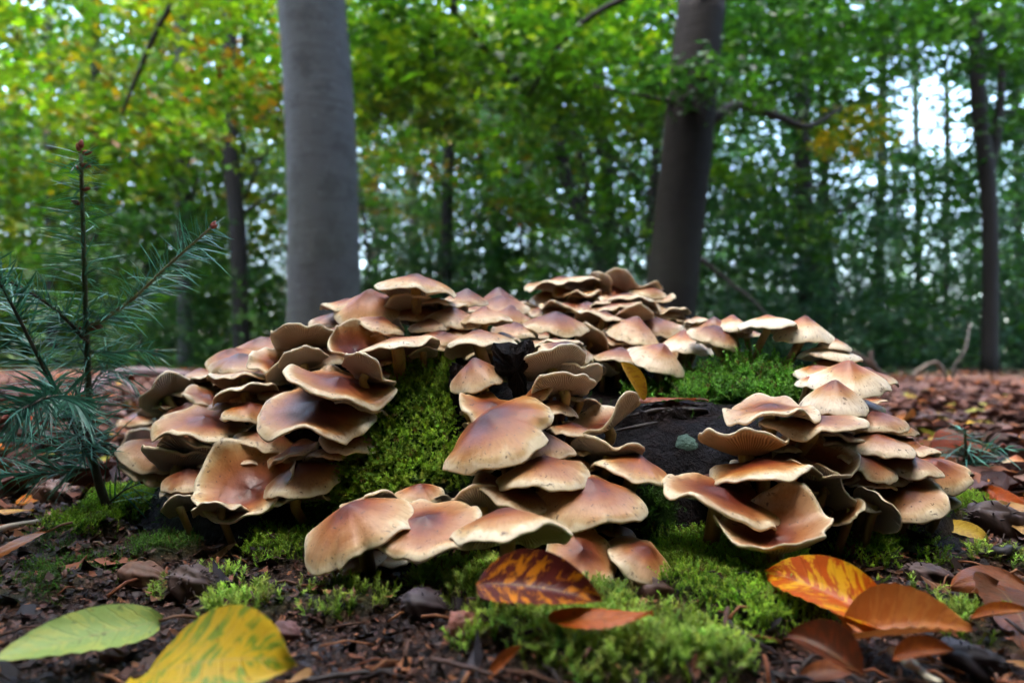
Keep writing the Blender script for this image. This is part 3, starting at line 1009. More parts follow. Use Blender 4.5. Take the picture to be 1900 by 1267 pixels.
    (1615, 743, 50, .1, 0, 'F', 'd', .01), (1627, 831, 116, .13, 2, 'D', 't', -.006, 'glossy tan dome with pale rim midway down the shelf'),
    (1610, 864, 90, .25, 25, 'D', 'd', -.006), (1680, 868, 104, .15, 5, 'D', 'd', -.002), (1645, 885, 76, .15, 8, 'D', 'd', 0), (1735, 874, 104, .5, 15, 'D', 'o', -.004, 'outermost orange-cream cap nearest the tiny fir seedling'),
    (1685, 925, 128, .58, -14, 'D', 't', -.008, 'round cream cap with red-orange centre at the shelf foot'), (1745, 927, 54, .5, 0, 'D', 'g', 0), (1580, 860, 50, -.3, 10, 'G', 'g', .004),
    (1612, 896, 80, .1, 4, 'D', 'd', .008), (1603, 944, 62, .0, 2, 'B', 'c', -.006, 'small cream bell cap sheltered by a leaning gill flap'), (1626, 946, 86, -.55, 52, 'F', 'g', -.004),
    (1560, 725, 60, .1, 0, 'D', 'd', .015), (1600, 760, 70, .1, 0, 'D', 'd', .015), (1570, 830, 80, .1, 0, 'D', 'd', .02), (1640, 815, 70, .1, 10, 'D', 'd', .015), (1700, 850, 60, .2, 10, 'D', 'd', .01), (1660, 905, 70, .2, 5, 'D', 'd', .01)]),
 'hollow': ('beside the dark hollow with the lichen patch', [
    (1383, 810, 154, -.10, -1, 'U', 't', -.014, 'flat-topped cream cap on a pale stem next to the lichen patch'),
    (1413, 874, 192, .14, -8, 'F', 'o', -.020, 'shallow orange funnel cap with a cream rim below the flat-topped one'),
    (1512, 848, 148, .42, 4, 'X', 'r', -.004, 'wet red-brown folded cap holding a droplet behind the funnel cap'),
    (1338, 925, 220, .26, 17, 'W', 'r', -.030, 'broad reddish wavy cap with a crumb of bark on its edge'),
    (1430, 965, 196, .46, -6, 'X', 'o', -.010, 'deep orange funnel with a ruffled grey gill margin at the stump foot'),
    (1537, 905, 84, -.62, 38, 'G', 'g', 0, 'grey crumpled gill mass right of the ruffled funnel'), (1570, 952, 64, .4, -38, 'W', 'o', -.01), (1480, 925, 90, -.3, -15, 'G', 'g', .01), (1440, 830, 90, .1, 0, 'F', 'd', .02)]),
}
SIZE = lambda w: 'tiny' if w < 45 else ('small' if w < 70 else ('medium-sized' if w < 96 else 'large'))
TNAME = {'o': 'orange-tan', 'c': 'cream', 't': 'tan', 'r': 'red-brown', 'p': 'wine-brown', 'd': 'dull brown', 'g': 'grey'}
k = 0
for zone, (phrase, rows) in CAPS.items():
    for row in rows:
        k += 1
        x, y, w, e, ro, sh, to, dd = row[:8]
        own = row[8] if len(row) > 8 else None
        root, d = make_mushroom(x, y, w, e, ro, sh, to, dd, seed=k * 7)
        if own:
            lab = own
        else:
            face = 'upturned gill' if e <= -.28 else ('domed' if sh == 'B' else ('wavy' if sh in 'WX' else ('flat' if sh in 'FG' else 'rounded')))
            if abs(ro) >= 10: face = 'tipped ' + face.split()[-1]
            lab = f'{SIZE(w)} {TNAME[to]} mushroom, {face} cap, {phrase}'
        tag(root, lab, 'mushroom', f'mushrooms {phrase}')
# half-hidden caps packed in the gaps between the others
FILL = {'left': [(240, 770), (400, 690), (520, 640), (700, 690), (690, 760), (640, 850), (520, 945), (330, 930)],
        'peak': [(560, 615), (700, 575), (850, 560), (1080, 585), (1120, 655), (840, 650), (660, 680)],
        'back': [(1000, 560), (1200, 545), (1260, 590), (1100, 600)], 'ledge': [(1100, 600), (1330, 600), (1330, 635), (1230, 670), (1110, 690)],
        'shelf': [(1500, 650), (1590, 690), (1670, 800), (1740, 890), (1640, 945), (1560, 900), (1490, 780)],
        'front': [(660, 1000), (880, 940), (900, 850), (1130, 830), (1170, 900), (1150, 1040), (900, 1050), (700, 1045)],
        'hollow': [(1340, 880), (1500, 850), (1560, 880), (1560, 960), (1400, 970), (1330, 930)]}
SPACE = {'front': 52, 'hollow': 52}
rs = np.random.default_rng(5)
for zone, poly in FILL.items():
    phrase = CAPS[zone][0]
    pa = np.array(poly); done = []
    for _ in range(400):
        q = rs.uniform(pa.min(0), pa.max(0))
        if not inside_poly(q[0], q[1], poly) or any(np.hypot(*(q - o)) < SPACE.get(zone, 44) for o in done): continue
        done.append(q)
        k += 1
        to = 'dddpr'[rs.integers(0, 5)]
        ww = rs.uniform(24, 40) if rs.random() < .2 else rs.uniform(60, 104)
        root, d = make_mushroom(q[0], q[1], ww, rs.uniform(-.05, .3), rs.normal(0, 9), 'DDF'[rs.integers(0, 3)], to, 0, seed=k * 7, rho=.010)
        tag(root, f'half-hidden {SIZE(ww)} {TNAME[to]} mushroom wedged {phrase}', 'mushroom', f'mushrooms {phrase}')
print('mushrooms', k)
r_, d_ = make_mushroom(1884, 870, 62, .14, 4, 'B', 'c', seed=901, depth=float(on_ground(1884, 893)[1]))
tag(r_, 'lone small cream mushroom growing from the leaf litter beyond the tiny fir seedling', 'mushroom')

# ------------------------------------------------------------------ moss
def shoot(seed, n=20, droop=.35, leaf=.20, width=.095):
    """one moss shoot of unit length: leaflets (one folded triangle pair each) up a bending stem."""
    rs = np.random.default_rng(seed)
    V = []; T = []; tipf = []
    bx, by = rs.normal(0, droop, 2)
    for i in range(n):
        s = .12 + .88 * (i + rs.random() * .6) / n
        c = np.array([bx * s * s, by * s * s, s * (1 - .25 * droop * s)])
        a = i * 2.4 + rs.normal(0, .4)
        ll = leaf * (1.15 - .55 * s) * rs.uniform(.8, 1.2)
        out = np.array([math.cos(a), math.sin(a), 0])
        sd = np.array([-math.sin(a), math.cos(a), 0])
        tip = c + (out * .8 + np.array([0, 0, .75])) * ll
        k = len(V)
        V += [c - sd * width * .5, c + sd * width * .5, tip]
        T.append((k, k + 1, k + 2)); tipf += [s * .7, s * .7, s * .7 + .3]
    return np.array(V), np.array(T), np.array(tipf)


TUFTS = [shoot(s, 18, .30 + .1 * (s % 3)) for s in range(5)]
STARS = [shoot(s + 20, 16, .15, .34, .10) for s in range(4)]
MCOL = [((.065, .165, .012), (.38, .60, .06)), ((.028, .105, .010), (.17, .42, .045)), ((.012, .042, .006), (.09, .20, .025)), ((.08, .18, .018), (.46, .62, .12))]


def moss_mesh(name, pos, nrm, length, style, seed, templates):
    rs = np.random.default_rng(seed)
    J = Join()
    grp = rs.integers(0, len(templates), len(pos))
    for g, (tv, tt, tf) in enumerate(templates):
        m = grp == g
        n = m.sum()
        if not n: continue
        d = nrm[m] + rs.normal(0, .38, (n, 3)); d /= np.linalg.norm(d, axis=1)[:, None]
        sc = length[m] * rs.uniform(.65, 1.3, n)
        V, P = scatter(tv, [tt], pos[m] - nrm[m] * (length[m] * .15)[:, None], frames(d, rs.uniform(0, 6.28, n)), sc)
        lo = np.array([MCOL[s][0] for s in style[m]]); hi = np.array([MCOL[s][1] for s in style[m]])
        var = rs.uniform(.55, 1.2, (n, 1)) * (1 + rs.normal(0, .08, (n, 3)))
        patch = np.clip(1 + .9 * fbm(pos[m][:, 0] * 60, pos[m][:, 1] * 60 + pos[m][:, 2] * 60, 31.0), .5, 1.6)[:, None]
        lo = lo * var; hi = hi * var * patch
        br = rs.random(n) < .07
        hi[br] = np.array([.20, .12, .035]) * rs.uniform(.5, 1.2, (br.sum(), 1))
        c = lo[:, None] + (hi - lo)[:, None] * tf[None, :, None]
        J.add(V, P, np.concatenate([c.reshape(-1, 3), np.ones((len(V), 1))], 1))
    return J.mesh(name, MAT['moss'], False)


# on the stump: sample stump cells by area inside each moss outline
P4 = SP[sq[keep]]
area = .5 * np.linalg.norm(np.cross(P4[:, 2] - P4[:, 0], P4[:, 3] - P4[:, 1]), axis=1)
cen = P4.mean(1)
nr_ = np.cross(P4[:, 2] - P4[:, 0], P4[:, 3] - P4[:, 1]); nr_ /= np.linalg.norm(nr_, axis=1)[:, None]
nr_[nr_[:, 2] < 0] *= -1
cpx, cpy, cpd = project(cen)
facing = ((cen - CAM) * nr_).sum(1) < 0.03
ap, an, al, ast = [], [], [], []
for poly, length, dens, style in STUMP_MOSS:
    m = inside_poly(cpx, cpy, poly) & facing & (cpd < .70) & (cen[:, 2] > -.005)
    ii = np.nonzero(m)[0]
    cnt = rng.poisson(area[ii] * dens)
    rep = np.repeat(ii, cnt)
    q = rng.random((len(rep), 2))
    pp = P4[rep]
    pos = (pp[:, 0] * ((1 - q[:, 0]) * (1 - q[:, 1]))[:, None] + pp[:, 1] * (q[:, 0] * (1 - q[:, 1]))[:, None]
           + pp[:, 2] * (q[:, 0] * q[:, 1])[:, None] + pp[:, 3] * ((1 - q[:, 0]) * q[:, 1])[:, None])
    ap.append(pos); an.append(nr_[rep] + np.array([0, -.15, .1])); al.append(np.full(len(rep), length)); ast.append(np.full(len(rep), style))
# sparse moss over the rest of the stump
ii = np.nonzero((cen[:, 2] > 0) & (fbm(cen[:, 0] * 25, cen[:, 1] * 25 + cen[:, 2] * 25, 51.0) > .12))[0]
rep = np.repeat(ii, rng.poisson(area[ii] * 16000))
ap.append(P4[rep].mean(1)); an.append(nr_[rep]); al.append(np.full(len(rep), .007)); ast.append(np.full(len(rep), 2))
ap = np.vstack(ap); an = np.vstack(an); an /= np.linalg.norm(an, axis=1)[:, None]
al = np.concatenate(al); ast = np.concatenate(ast)
print('stump moss shoots', len(ap))
mo = put('moss', moss_mesh('stump_moss', ap - SLOC, an, al, ast, 11, TUFTS), stump)
tag(mo, kind='stuff')

# on the ground
gp, gs, gl = [], [], []
for (cx, cy, rx, ry, dens, style) in MOSS:
    n = int(rx * ry * 4.6 * dens * (520000 if style != 1 else 380000))
    x = cx + rng.uniform(-1.25, 1.25, n) * rx; y = cy + rng.uniform(-1.25, 1.25, n) * ry
    q = np.hypot((x - cx) / rx, (y - cy) / ry) + .38 * fbm(x * 45, y * 45, 17.0)
    ok = (q < 1.05) & (H(x, y) < G(x, y) + .004) & (rng.random(n) < np.clip(.25 + 1.5 * (1.1 - q), 0, 1))
    ok &= fbm(x * 70, y * 70, 61.0) > (-.9 if dens > .85 else (-.12 if dens > .6 else .08))
    x = x[ok]; y = y[ok]
    gp.append(np.stack([x, y, G(x, y)], 1)); gs.append(np.full(len(x), {0: 0, 1: 3, 2: 2}[style])); gl.append(np.full(len(x), {0: .0088, 1: .0092, 2: .0072}[style]))
gp = np.vstack(gp); gs = np.concatenate(gs); gl = np.concatenate(gl)
print('ground moss shoots', len(gp))
gn = np.tile(np.array([0, 0, 1.0]), (len(gp), 1))
star = gs == 3
mo = put('moss_carpet', moss_mesh('moss_carpet', gp[~star], gn[~star], gl[~star], gs[~star], 12, TUFTS))
tag(mo, 'fine feathery green moss carpet on the soil around the stump', 'moss', kind='stuff')
mo = put('star_moss_carpet', moss_mesh('star_moss_carpet', gp[star], gn[star], gl[star], gs[star], 13, STARS))
tag(mo, 'bright yellow-green star moss tufts on the soil below the purple-brown leaf', 'moss', kind='stuff')

# ------------------------------------------------------------------ litter crumbs (uncountable)
LIT = [(.022, .012, .010), (.045, .020, .014), (.08, .036, .026), (.15, .055, .028), (.016, .012, .014), (.10, .06, .05), (.06, .024, .02), (.22, .09, .04), (.03, .025, .03), (.018, .010, .010)]


def visible_points(n, d0, d1, seed, power=1.0, margin=420):
    rs = np.random.default_rng(seed)
    d = d0 * (d1 / d0) ** (rs.random(n) ** power)
    px = rs.uniform(-margin, 1900 + margin, n)
    return (px - 950) / FPX * d, d


def crumbs(name, n, d0, d1, size, seed, matkey, cols, label, curl=.3, thin=.6, mossy=.25):
    rs = np.random.default_rng(seed)
    x, y = visible_points(n, d0, d1, seed)
    keepm = (moss_mask(x, y) < .72) | (rs.random(n) < mossy)
    keepm &= H(x, y) < G(x, y) + .002
    x = x[keepm]; y = y[keepm]; n = len(x)
    J = Join()
    grp = rs.integers(0, 6, n)
    cols = np.array(cols)
    for g in range(6):
        m = grp == g; k = m.sum()
        r2 = np.random.default_rng(seed + g)
        a = np.linspace(0, 2 * np.pi, 6, endpoint=False) + r2.normal(0, .22, 6)
        rr = r2.uniform(.6, 1.1, 6)
        tv = np.stack([np.cos(a) * rr, np.sin(a) * rr * thin, curl * (np.cos(a) * rr) ** 2 * r2.uniform(-.3, 1.2) + r2.normal(0, .08, 6)], 1)
        tv = np.vstack([tv, [0, 0, -.05]])
        tt = np.array([(6, i, (i + 1) % 6) for i in range(6)])
        up = np.stack([rs.normal(0, .38, k), rs.normal(0, .38, k), np.ones(k)], 1)
        sc = size * rs.lognormal(0, .45, k) * np.clip(y[m] / .4, .8, 1.6)
        pos = np.stack([x[m], y[m], G(x[m], y[m]) + sc * .12 + rs.uniform(0, .002, k)], 1)
        V, P = scatter(tv, [tt], pos, frames(up, rs.uniform(0, 6.28, k)), sc)
        c = cols[rs.integers(0, len(cols), k)] * rs.uniform(.5, 1.3, (k, 1))
        c = np.repeat(c, 7, 0)
        J.add(V, P, np.concatenate([c, np.ones((len(c), 1))], 1))
    o = put(name, J.mesh(name, MAT[matkey], False))
    return tag(o, label, 'litter', kind='stuff')


crumbs('litter_crumbs', 56000, .19, 1.0, .0018, 21, 'litter', LIT, 'brown crumbs, bud scales and bark bits covering the dark soil', .35, .6, .12)
crumbs('litter_flakes', 3200, .19, 1.2, .0046, 22, 'litter', LIT, 'larger brown leaf flakes scattered over the dark soil', .5, .55, .10)

# fallen needles and tiny stalks
rs = np.random.default_rng(23)
J = Join()
nx_, ny_ = visible_points(520, .2, .8, 24)
for x, y in zip(nx_, ny_):
    if H(x, y) > G(x, y): continue
    a = rs.uniform(0, 6.28); L = rs.uniform(.008, .024)
    z = float(G(x, y)) + .003
    dv = np.array([math.cos(a), math.sin(a), rs.normal(0, .12)]) * L
    p0 = np.array([x, y, z]); p1 = p0 + dv; p1[2] = max(float(G(p1[0], p1[1])) + .002, p1[2])
    mid = .5 * (p0 + p1) + [0, 0, rs.uniform(0, .003)]
    V, P, _ = tube(np.array([p0, mid, p1]), rs.uniform(.0004, .0011), 5, True)
    c = [(.16, .05, .02), (.09, .045, .03), (.22, .09, .04), (.03, .02, .018)][rs.integers(0, 4)]
    J.add(V, P, (*c, 1))
tag(put('fallen_needles', J.mesh('fallen_needles', MAT['litter'])), 'thin rusty fallen needles and stalks strewn over the soil', 'needles', kind='stuff')

# ------------------------------------------------------------------ leaves
def leaf_grid(seed, nu=20, nv=9, width=.62, bend=.0, fold=.15, curl=.0, ripple=.008, twist=0.0, hook=0.0):
    """beech leaf of unit length along +x; returns verts, quads, uv."""
    rs = np.random.default_rng(seed)
    u = np.linspace(0, 1, nu); v = np.linspace(-1, 1, nv)
    Uu, Vv = np.meshgrid(u, v, indexing='ij')
    w = 1.72 * (Uu ** .62) * ((1 - Uu) ** .80) * width * .5
    tip = np.clip((Uu - .9) / .1, 0, 1)
    w = w * (1 - .25 * tip)
    edge = 1 + .014 * np.sin(Uu * 9 * 2 * np.pi) * np.abs(Vv) ** 3 + .04 * np.sin(Uu * 5 + rs.uniform(0, 6)) * np.sign(Vv)
    y = Vv * w * edge
    z = fold * np.abs(y) + bend * 4 * Uu * (1 - Uu) + curl * (Vv ** 2) * w * 2
    z = z + ripple * np.sin(2 * np.pi * (9 * (Uu - .16 * np.abs(Vv)))) * np.abs(Vv) * (1 - Uu * .6)
    z = z + .03 * np.sin(3 * Uu + 2.2 * Vv + rs.uniform(0, 6)) * (.4 + np.abs(Vv)) + hook * np.clip(Uu - .6, 0, 1) ** 2 * 3
    x = Uu - .4 * max(0, bend) * Uu * Uu * .2
    tw = twist * Uu
    y2 = y * np.cos(tw) - z * np.sin(tw); z2 = y * np.sin(tw) + z * np.cos(tw)
    V = np.stack([x, y2, z2], -1).reshape(-1, 3)
    ii = np.arange(nu * nv).reshape(nu, nv)
    q = np.stack([ii[:-1, :-1], ii[1:, :-1], ii[1:, 1:], ii[:-1, 1:]], -1).reshape(-1, 4)
    uv = np.stack([Uu.ravel(), Vv.ravel() * .5 + .5], 1)
    return V, q, uv


def hero_leaf(label, b, t, zb, zt, c1, c2, roll=0, stalk=.25, cat='leaf', name='fallen_leaf', group=None, P0=None, P1=None, **kw):
    """leaf from base pixel b to tip pixel t, ends zb / zt above the ground."""
    p0 = P0 if P0 is not None else on_ground(b[0], b[1], zb); p1 = P1 if P1 is not None else on_ground(t[0], t[1], zt)
    L = np.linalg.norm(p1 - p0)
    ex = (p1 - p0) / L
    ey = unit(np.cross([0, 0, 1.0], ex)); ez = np.cross(ex, ey)
    r = math.radians(abs(roll)) * (1 if ex[0] > 0 else -1)
    ey, ez = ey * math.cos(r) + ez * math.sin(r), -ey * math.sin(r) + ez * math.cos(r)
    R = np.stack([ex, ey, ez], 1)
    V, q, uv = leaf_grid(sum(map(ord, label)) % 1000, **kw)
    root = empty(name, p0)
    dull = (1, .88, .6) if c1[1] < .5 * c1[0] else (1, 1, .8)
    c1 = [a_ * b_ for a_, b_ in zip(c1, dull)]; c2 = [a_ * b_ for a_, b_ in zip(c2, dull)]
    col = np.tile(np.array([*c2, 1.0]), (len(V), 1))
    put('blade', mesh_data('blade', (V * L) @ R.T, [q], MAT['leaf'], True, col, uv), root, None, (*c1, 1))
    if stalk:
        s = spline(np.array([[.02, 0, .0], [-.5 * stalk, .02, .02], [-stalk, .06, .0]]) * L, 6) @ R.T
        Vs, Ps, _ = tube(s, np.linspace(.0007, .0009, 6), 6)
        put('stalk', mesh_data('stalk', Vs, Ps, MAT['wood'], True, np.tile(np.array([.16, .07, .03, 1]), (len(Vs), 1))), root)
    return tag(root, label, cat, group)


hero_leaf('pale green-yellow beech leaf lying flat at the picture corner', (300, 1150), (-30, 1232), 0.010, 0.012, (.30, .42, .14), (.42, .48, .14), 26, .22, width=.60, bend=.03, fold=.10)
hero_leaf('large yellow leaf streaked with green beside the pale green leaf', (250, 1262), (548, 1225), 0.008, 0.026, (.62, .42, .02), (.22, .32, .03), 32, .0, width=.84, bend=.08, fold=.12)
hero_leaf('plain brown leaf with a raised stalk at the mossy soil edge', (92, 985), (-45, 1050), 0.018, 0.010, (.30, .12, .045), (.36, .16, .07), 20, .32, width=.52, bend=.04)
hero_leaf('glossy purple-brown leaf mottled orange propped against the lowest mushrooms', (882, 1085), (1120, 1115), 0.020, 0.016, (.11, .020, .024), (.62, .24, .012), 44, .0, width=.74, bend=.09, fold=.24, curl=.2)
hero_leaf('narrow orange-brown leaf lying below the purple-brown one', (1018, 1148), (1212, 1135), 0.010, 0.014, (.46, .12, .016), (.38, .095, .014), 10, .0, width=.44, bend=-.03)
hero_leaf('orange leaf flecked with bright yellow on the moss by the twigs', (1672, 1180), (1418, 1062), 0.014, 0.022, (.52, .10, .006), (.78, .45, .012), -34, .22, width=.66, bend=.10, fold=.2, curl=.25)
hero_leaf('copper-brown veined leaf spread under the yellow-flecked one', (1560, 1185), (1805, 1165), 0.010, 0.020, (.40, .14, .04), (.46, .19, .06), 18, .0, width=.70, bend=.06, ripple=.016, fold=.25, curl=.30)
hero_leaf('dark chocolate leaf curled in front of the copper-brown leaf', (1602, 1255), (1460, 1175), 0.011, 0.020, (.085, .026, .014), (.15, .035, .014), -28, .0, width=.95, bend=.09, curl=.35, fold=.2)
hero_leaf('orange lower leaf folded beneath the yellow-flecked leaf', (1500, 1085), (1612, 1190), 0.011, 0.012, (.36, .12, .03), (.30, .09, .025), 25, .0, width=.5, bend=.03)
hero_leaf('small reddish leaf tip poking out behind the yellow-flecked leaf', (1590, 1135), (1694, 1120), 0.010, 0.013, (.24, .06, .02), (.30, .09, .03), 10, .0, width=.5, bend=.03)
hero_leaf('curled brown leaf leaning on another at the litter edge', (1905, 1085), (1762, 1090), .006, .008, (.20, .07, .03), (.26, .09, .04), 30, .0, width=.6, bend=.08)
hero_leaf('dark brown drooping leaf below the curled one', (1850, 1085), (1912, 1205), .012, .003, (.12, .045, .025), (.20, .07, .035), 20, .0, width=.7, bend=.05)
hero_leaf('flat yellow leaf lying beneath the round red-centred mushroom', (1722, 965), (1835, 1000), .004, .004, (.52, .36, .06), (.42, .26, .05), -22, .0, width=.50, bend=.02, fold=.1)
hero_leaf('long rusty orange leaf lying under the tiny fir seedling', (1745, 905), (1905, 945), .004, .006, (.38, .08, .012), (.30, .07, .02), -10, .0, width=.34, bend=.05)
hero_leaf('pale peach leaf half showing beside the rusty orange leaves', (1872, 935), (1925, 1000), .01, .004, (.50, .30, .14), (.40, .20, .09), -20, .0, width=.6)
hero_leaf('deep red-brown leaf standing behind the outermost orange-cream cap', (1730, 880), (1840, 835), .004, .018, (.28, .05, .015), (.22, .05, .02), 40, .0, width=.6, bend=.04)
hero_leaf('folded reddish leaf next to the lone cream mushroom', (1905, 912), (1842, 925), .006, .008, (.30, .08, .03), (.20, .06, .03), 25, .0, width=.7)
hero_leaf('small curled orange-brown leaf upright in the star moss', (905, 1256), (968, 1198), .003, .016, (.28, .085, .025), (.20, .06, .02), 45, .0, width=.5, curl=.3)
hero_leaf('yellow leaf with orange rim beside the white twig', (-20, 952), (62, 946), .006, .006, (.60, .33, .04), (.45, .18, .03), -14, .0, width=.6)
hero_leaf('orange and yellow leaf under the lowest fir branches', (30, 935), (105, 905), .004, .010, (.50, .22, .02), (.42, .10, .012), 25, .0, width=.6)
hero_leaf('dull yellow leaf lying behind the fir stem', (225, 885), (140, 868), .004, .008, (.46, .36, .07), (.40, .25, .05), 18, .0, width=.55)
hero_leaf('golden leaf behind the fir stem', (60, 850), (160, 850), .004, .008, (.52, .28, .05), (.42, .30, .12), 20, .0, width=.5)
hero_leaf('red leaf lying between the fir stem and the mushrooms', (195, 880), (242, 872), .004, .012, (.34, .05, .012), (.25, .04, .01), 20, .0, width=.8)
hero_leaf('dark slim leaf at the foot of the ruffled funnel', (1380, 1085), (1345, 1092), .004, .006, (.10, .03, .015), (.08, .03, .02), 0, .0, width=.4)
hero_leaf('brownish leaf at the rim of the yellow-green leaf', (535, 1262), (580, 1248), .004, .01, (.40, .22, .12), (.46, .28, .14), 20, .0, width=.8)
hero_leaf('rumpled brown leaf half under the dark chocolate leaf', (1480, 1262), (1585, 1240), .004, .008, (.20, .06, .02), (.26, .09, .03), 20, .0, width=.6, bend=.05)
hero_leaf('orange-brown leaf beside the spiny stalked husk', (1800, 1150), (1905, 1130), .006, .014, (.34, .11, .02), (.26, .07, .02), 24, .0, width=.55, bend=.05, curl=.2)
hero_leaf('crumpled rust leaf heaped on the copper-brown one', (1640, 1150), (1735, 1135), .016, .022, (.34, .08, .014), (.24, .05, .012), 30, .0, width=.6, bend=.08, curl=.4)
hero_leaf('brown leaf heaped at the near end of the copper-brown leaf', (1655, 1225), (1770, 1205), .010, .020, (.22, .06, .018), (.30, .09, .02), 34, .0, width=.7, bend=.06, curl=.3)
hero_leaf('small tan leaf below the dark drooping leaf', (1860, 1225), (1920, 1240), .004, .006, (.36, .18, .07), (.28, .12, .05), 18, .0, width=.6)
hero_leaf('flat brick-red leaf in the litter by the lone mushroom', (1700, 855), (1772, 872), .004, .006, (.34, .07, .02), (.24, .05, .02), 22, .0, width=.55)
hero_leaf('upturned russet leaf at the litter edge under the seedling', (1830, 905), (1900, 885), .004, .016, (.40, .11, .02), (.30, .08, .02), 34, .0, width=.6)
hero_leaf('round green-yellow leaf lying in the litter clearing', (1695, 820), (1752, 812), .006, .012, (.36, .34, .05), (.28, .30, .05), 26, .0, width=.75)
hero_leaf('dry brown leaf between the white twig and the fir stem', (120, 905), (175, 918), .004, .006, (.22, .09, .04), (.30, .14, .06), 18, .0, width=.5)
# leaves on the stump
dl1 = dle + .006
hero_leaf('yellow leaf hanging by its stalk against the stump ledge', None, None, 0, 0, (.52, .28, .02), (.40, .18, .02), 62, .0, P0=at(1150, 672, dl1), P1=at(1196, 742, dl1 + .004), width=.72, bend=.05, curl=.1)
dl2 = dle + .010
hero_leaf('dry rust-red leaf lying along the log end rim', None, None, 0, 0, (.30, .085, .04), (.24, .07, .03), 16, .18, P0=at(1292, 742, dl2), P1=at(1172, 745, dl2 + .004), width=.42, bend=.03)

# scattered single leaves on the floor beyond the stump
LV = []
for s in range(8):
    V, q, uv = leaf_grid(300 + s, 9, 5, .55 + .03 * s, .05 + .02 * (s % 3), .2, .25 * (s % 4) - .2, .0, .3 * (s % 3))
    LV.append((V, q, uv))
LEAFC = [(.09, .030, .020), (.13, .048, .028), (.07, .028, .024), (.18, .060, .022), (.26, .085, .022), (.11, .055, .048), (.15, .080, .068), (.055, .024, .020), (.08, .038, .036), (.20, .11, .085)]
BRIGHT = [(.55, .36, .05), (.50, .18, .02), (.40, .40, .08), (.45, .10, .02)]
MID = [mesh_data('scattered_leaf', V, [q], MAT['leaf'], True, np.tile(np.array([*LEAFC[i], 1.0]), (len(V), 1)), uv) for i, (V, q, uv) in enumerate(LV)]
rs = np.random.default_rng(41)
mx_, my_ = visible_points(560, .62, 2.6, 43, .9)
made = 0
for x, y in zip(mx_, my_):
    if H(x, y) > G(x, y) - .01 or made >= 290: continue
    if abs(x) / y < .20 and y < 1.2: continue
    made += 1
    bright = rs.random() < .14
    c = np.array((BRIGHT if bright else LEAFC)[rs.integers(0, 4 if bright else 10)]) * rs.uniform(.75, 1.25)
    o = put('scattered_leaf', MID[rs.integers(0, 8)], None, (x, y, float(G(x, y)) + .004), (*c, 1))
    o.rotation_euler = (rs.normal(0, .3), rs.normal(0, .25), rs.uniform(0, 6.28))
    sc = rs.uniform(.045, .085); o.scale = (sc, sc, sc)
    nm = ('bright yellow or orange' if bright else 'dry brown')
    tag(o, f'{nm} beech leaf lying on the litter behind the stump', 'leaf', f'{nm} leaves on the forest floor')
# the rest of the litter carpet
rs = np.random.default_rng(45)
J = Join()
x, y = visible_points(38000, .60, 13.0, 46, .85, 700)
ok = (H(x, y) < G(x, y) + .0) & (rs.random(len(x)) < np.clip(1.2 - (y - 6) / 8, .1, 1))
x = x[ok]; y = y[ok]
grp = rs.integers(0, 8, len(x))
cols = np.array(LEAFC + BRIGHT)
wts = np.array([1.0] * 10 + [.10, .16, .12, .10]); wts /= wts.sum()
for g in range(8):
    m = grp == g; kk = m.sum()
    V0, q0, _ = leaf_grid(400 + g, 4, 3, .6, .05, .25, .2 * (g % 3), .0)
    up = np.stack([rs.normal(0, .42, kk), rs.normal(0, .42, kk), np.ones(kk)], 1)
    sc = rs.uniform(.016, .062, kk)
    pos = np.stack([x[m], y[m], G(x[m], y[m]) + .004 + rs.uniform(0, .008, kk)], 1)
    V, P = scatter(V0 - [.5, 0, 0], [q0], pos, frames(up, rs.uniform(0, 6.28, kk)), sc)
    c = cols[rs.choice(len(cols), kk, p=wts)] * rs.uniform(.35, 1.25, (kk, 1))
    c = np.repeat(c, len(V0), 0)
    J.add(V, P, np.concatenate([c, np.ones((len(c), 1))], 1))
tag(put('leaf_litter', J.mesh('leaf_litter', MAT['litter'])), 'carpet of brown fallen beech leaves covering the forest floor behind the stump', 'leaf litter', kind='stuff')

# ------------------------------------------------------------------ twigs, husks
def twig(name, label, pix, z, r, col, cat='twig', forks=(), n=14, heights=None, pts=None):
    if pts is None:
        pts = [on_ground(px, py, (heights[i] if heights else z)) for i, (px, py) in enumerate(pix)]
    pts = np.array(pts)
    base = pts[0]
    rs = np.random.default_rng(len(label))
    path = spline(pts, n) - base
    path[1:-1] += rs.normal(0, r * .14, (n - 2, 3))
    root = empty(name, base)
    V, P, _ = tube(path, np.linspace(r, r * .6, n) * (1 + rs.normal(0, .10, n)), 8)
    put('shaft', mesh_data('shaft', V, P, MAT['wood'], True, np.tile(np.array([*col, 1]), (len(V), 1))), root)
    for (f, tip, fz) in forks:
        i = int(f * (n - 1)); t = on_ground(*tip, fz) - base
        V, P, _ = tube(spline(np.array([path[i], .5 * (path[i] + t) + rs.normal(0, r, 3), t]), 8), np.linspace(r * .6, r * .3, 8), 6)
        put('side_twig', mesh_data('side_twig', V, P, MAT['wood'], True, np.tile(np.array([*col, 1]), (len(V), 1))), root)
    return tag(root, label, cat)


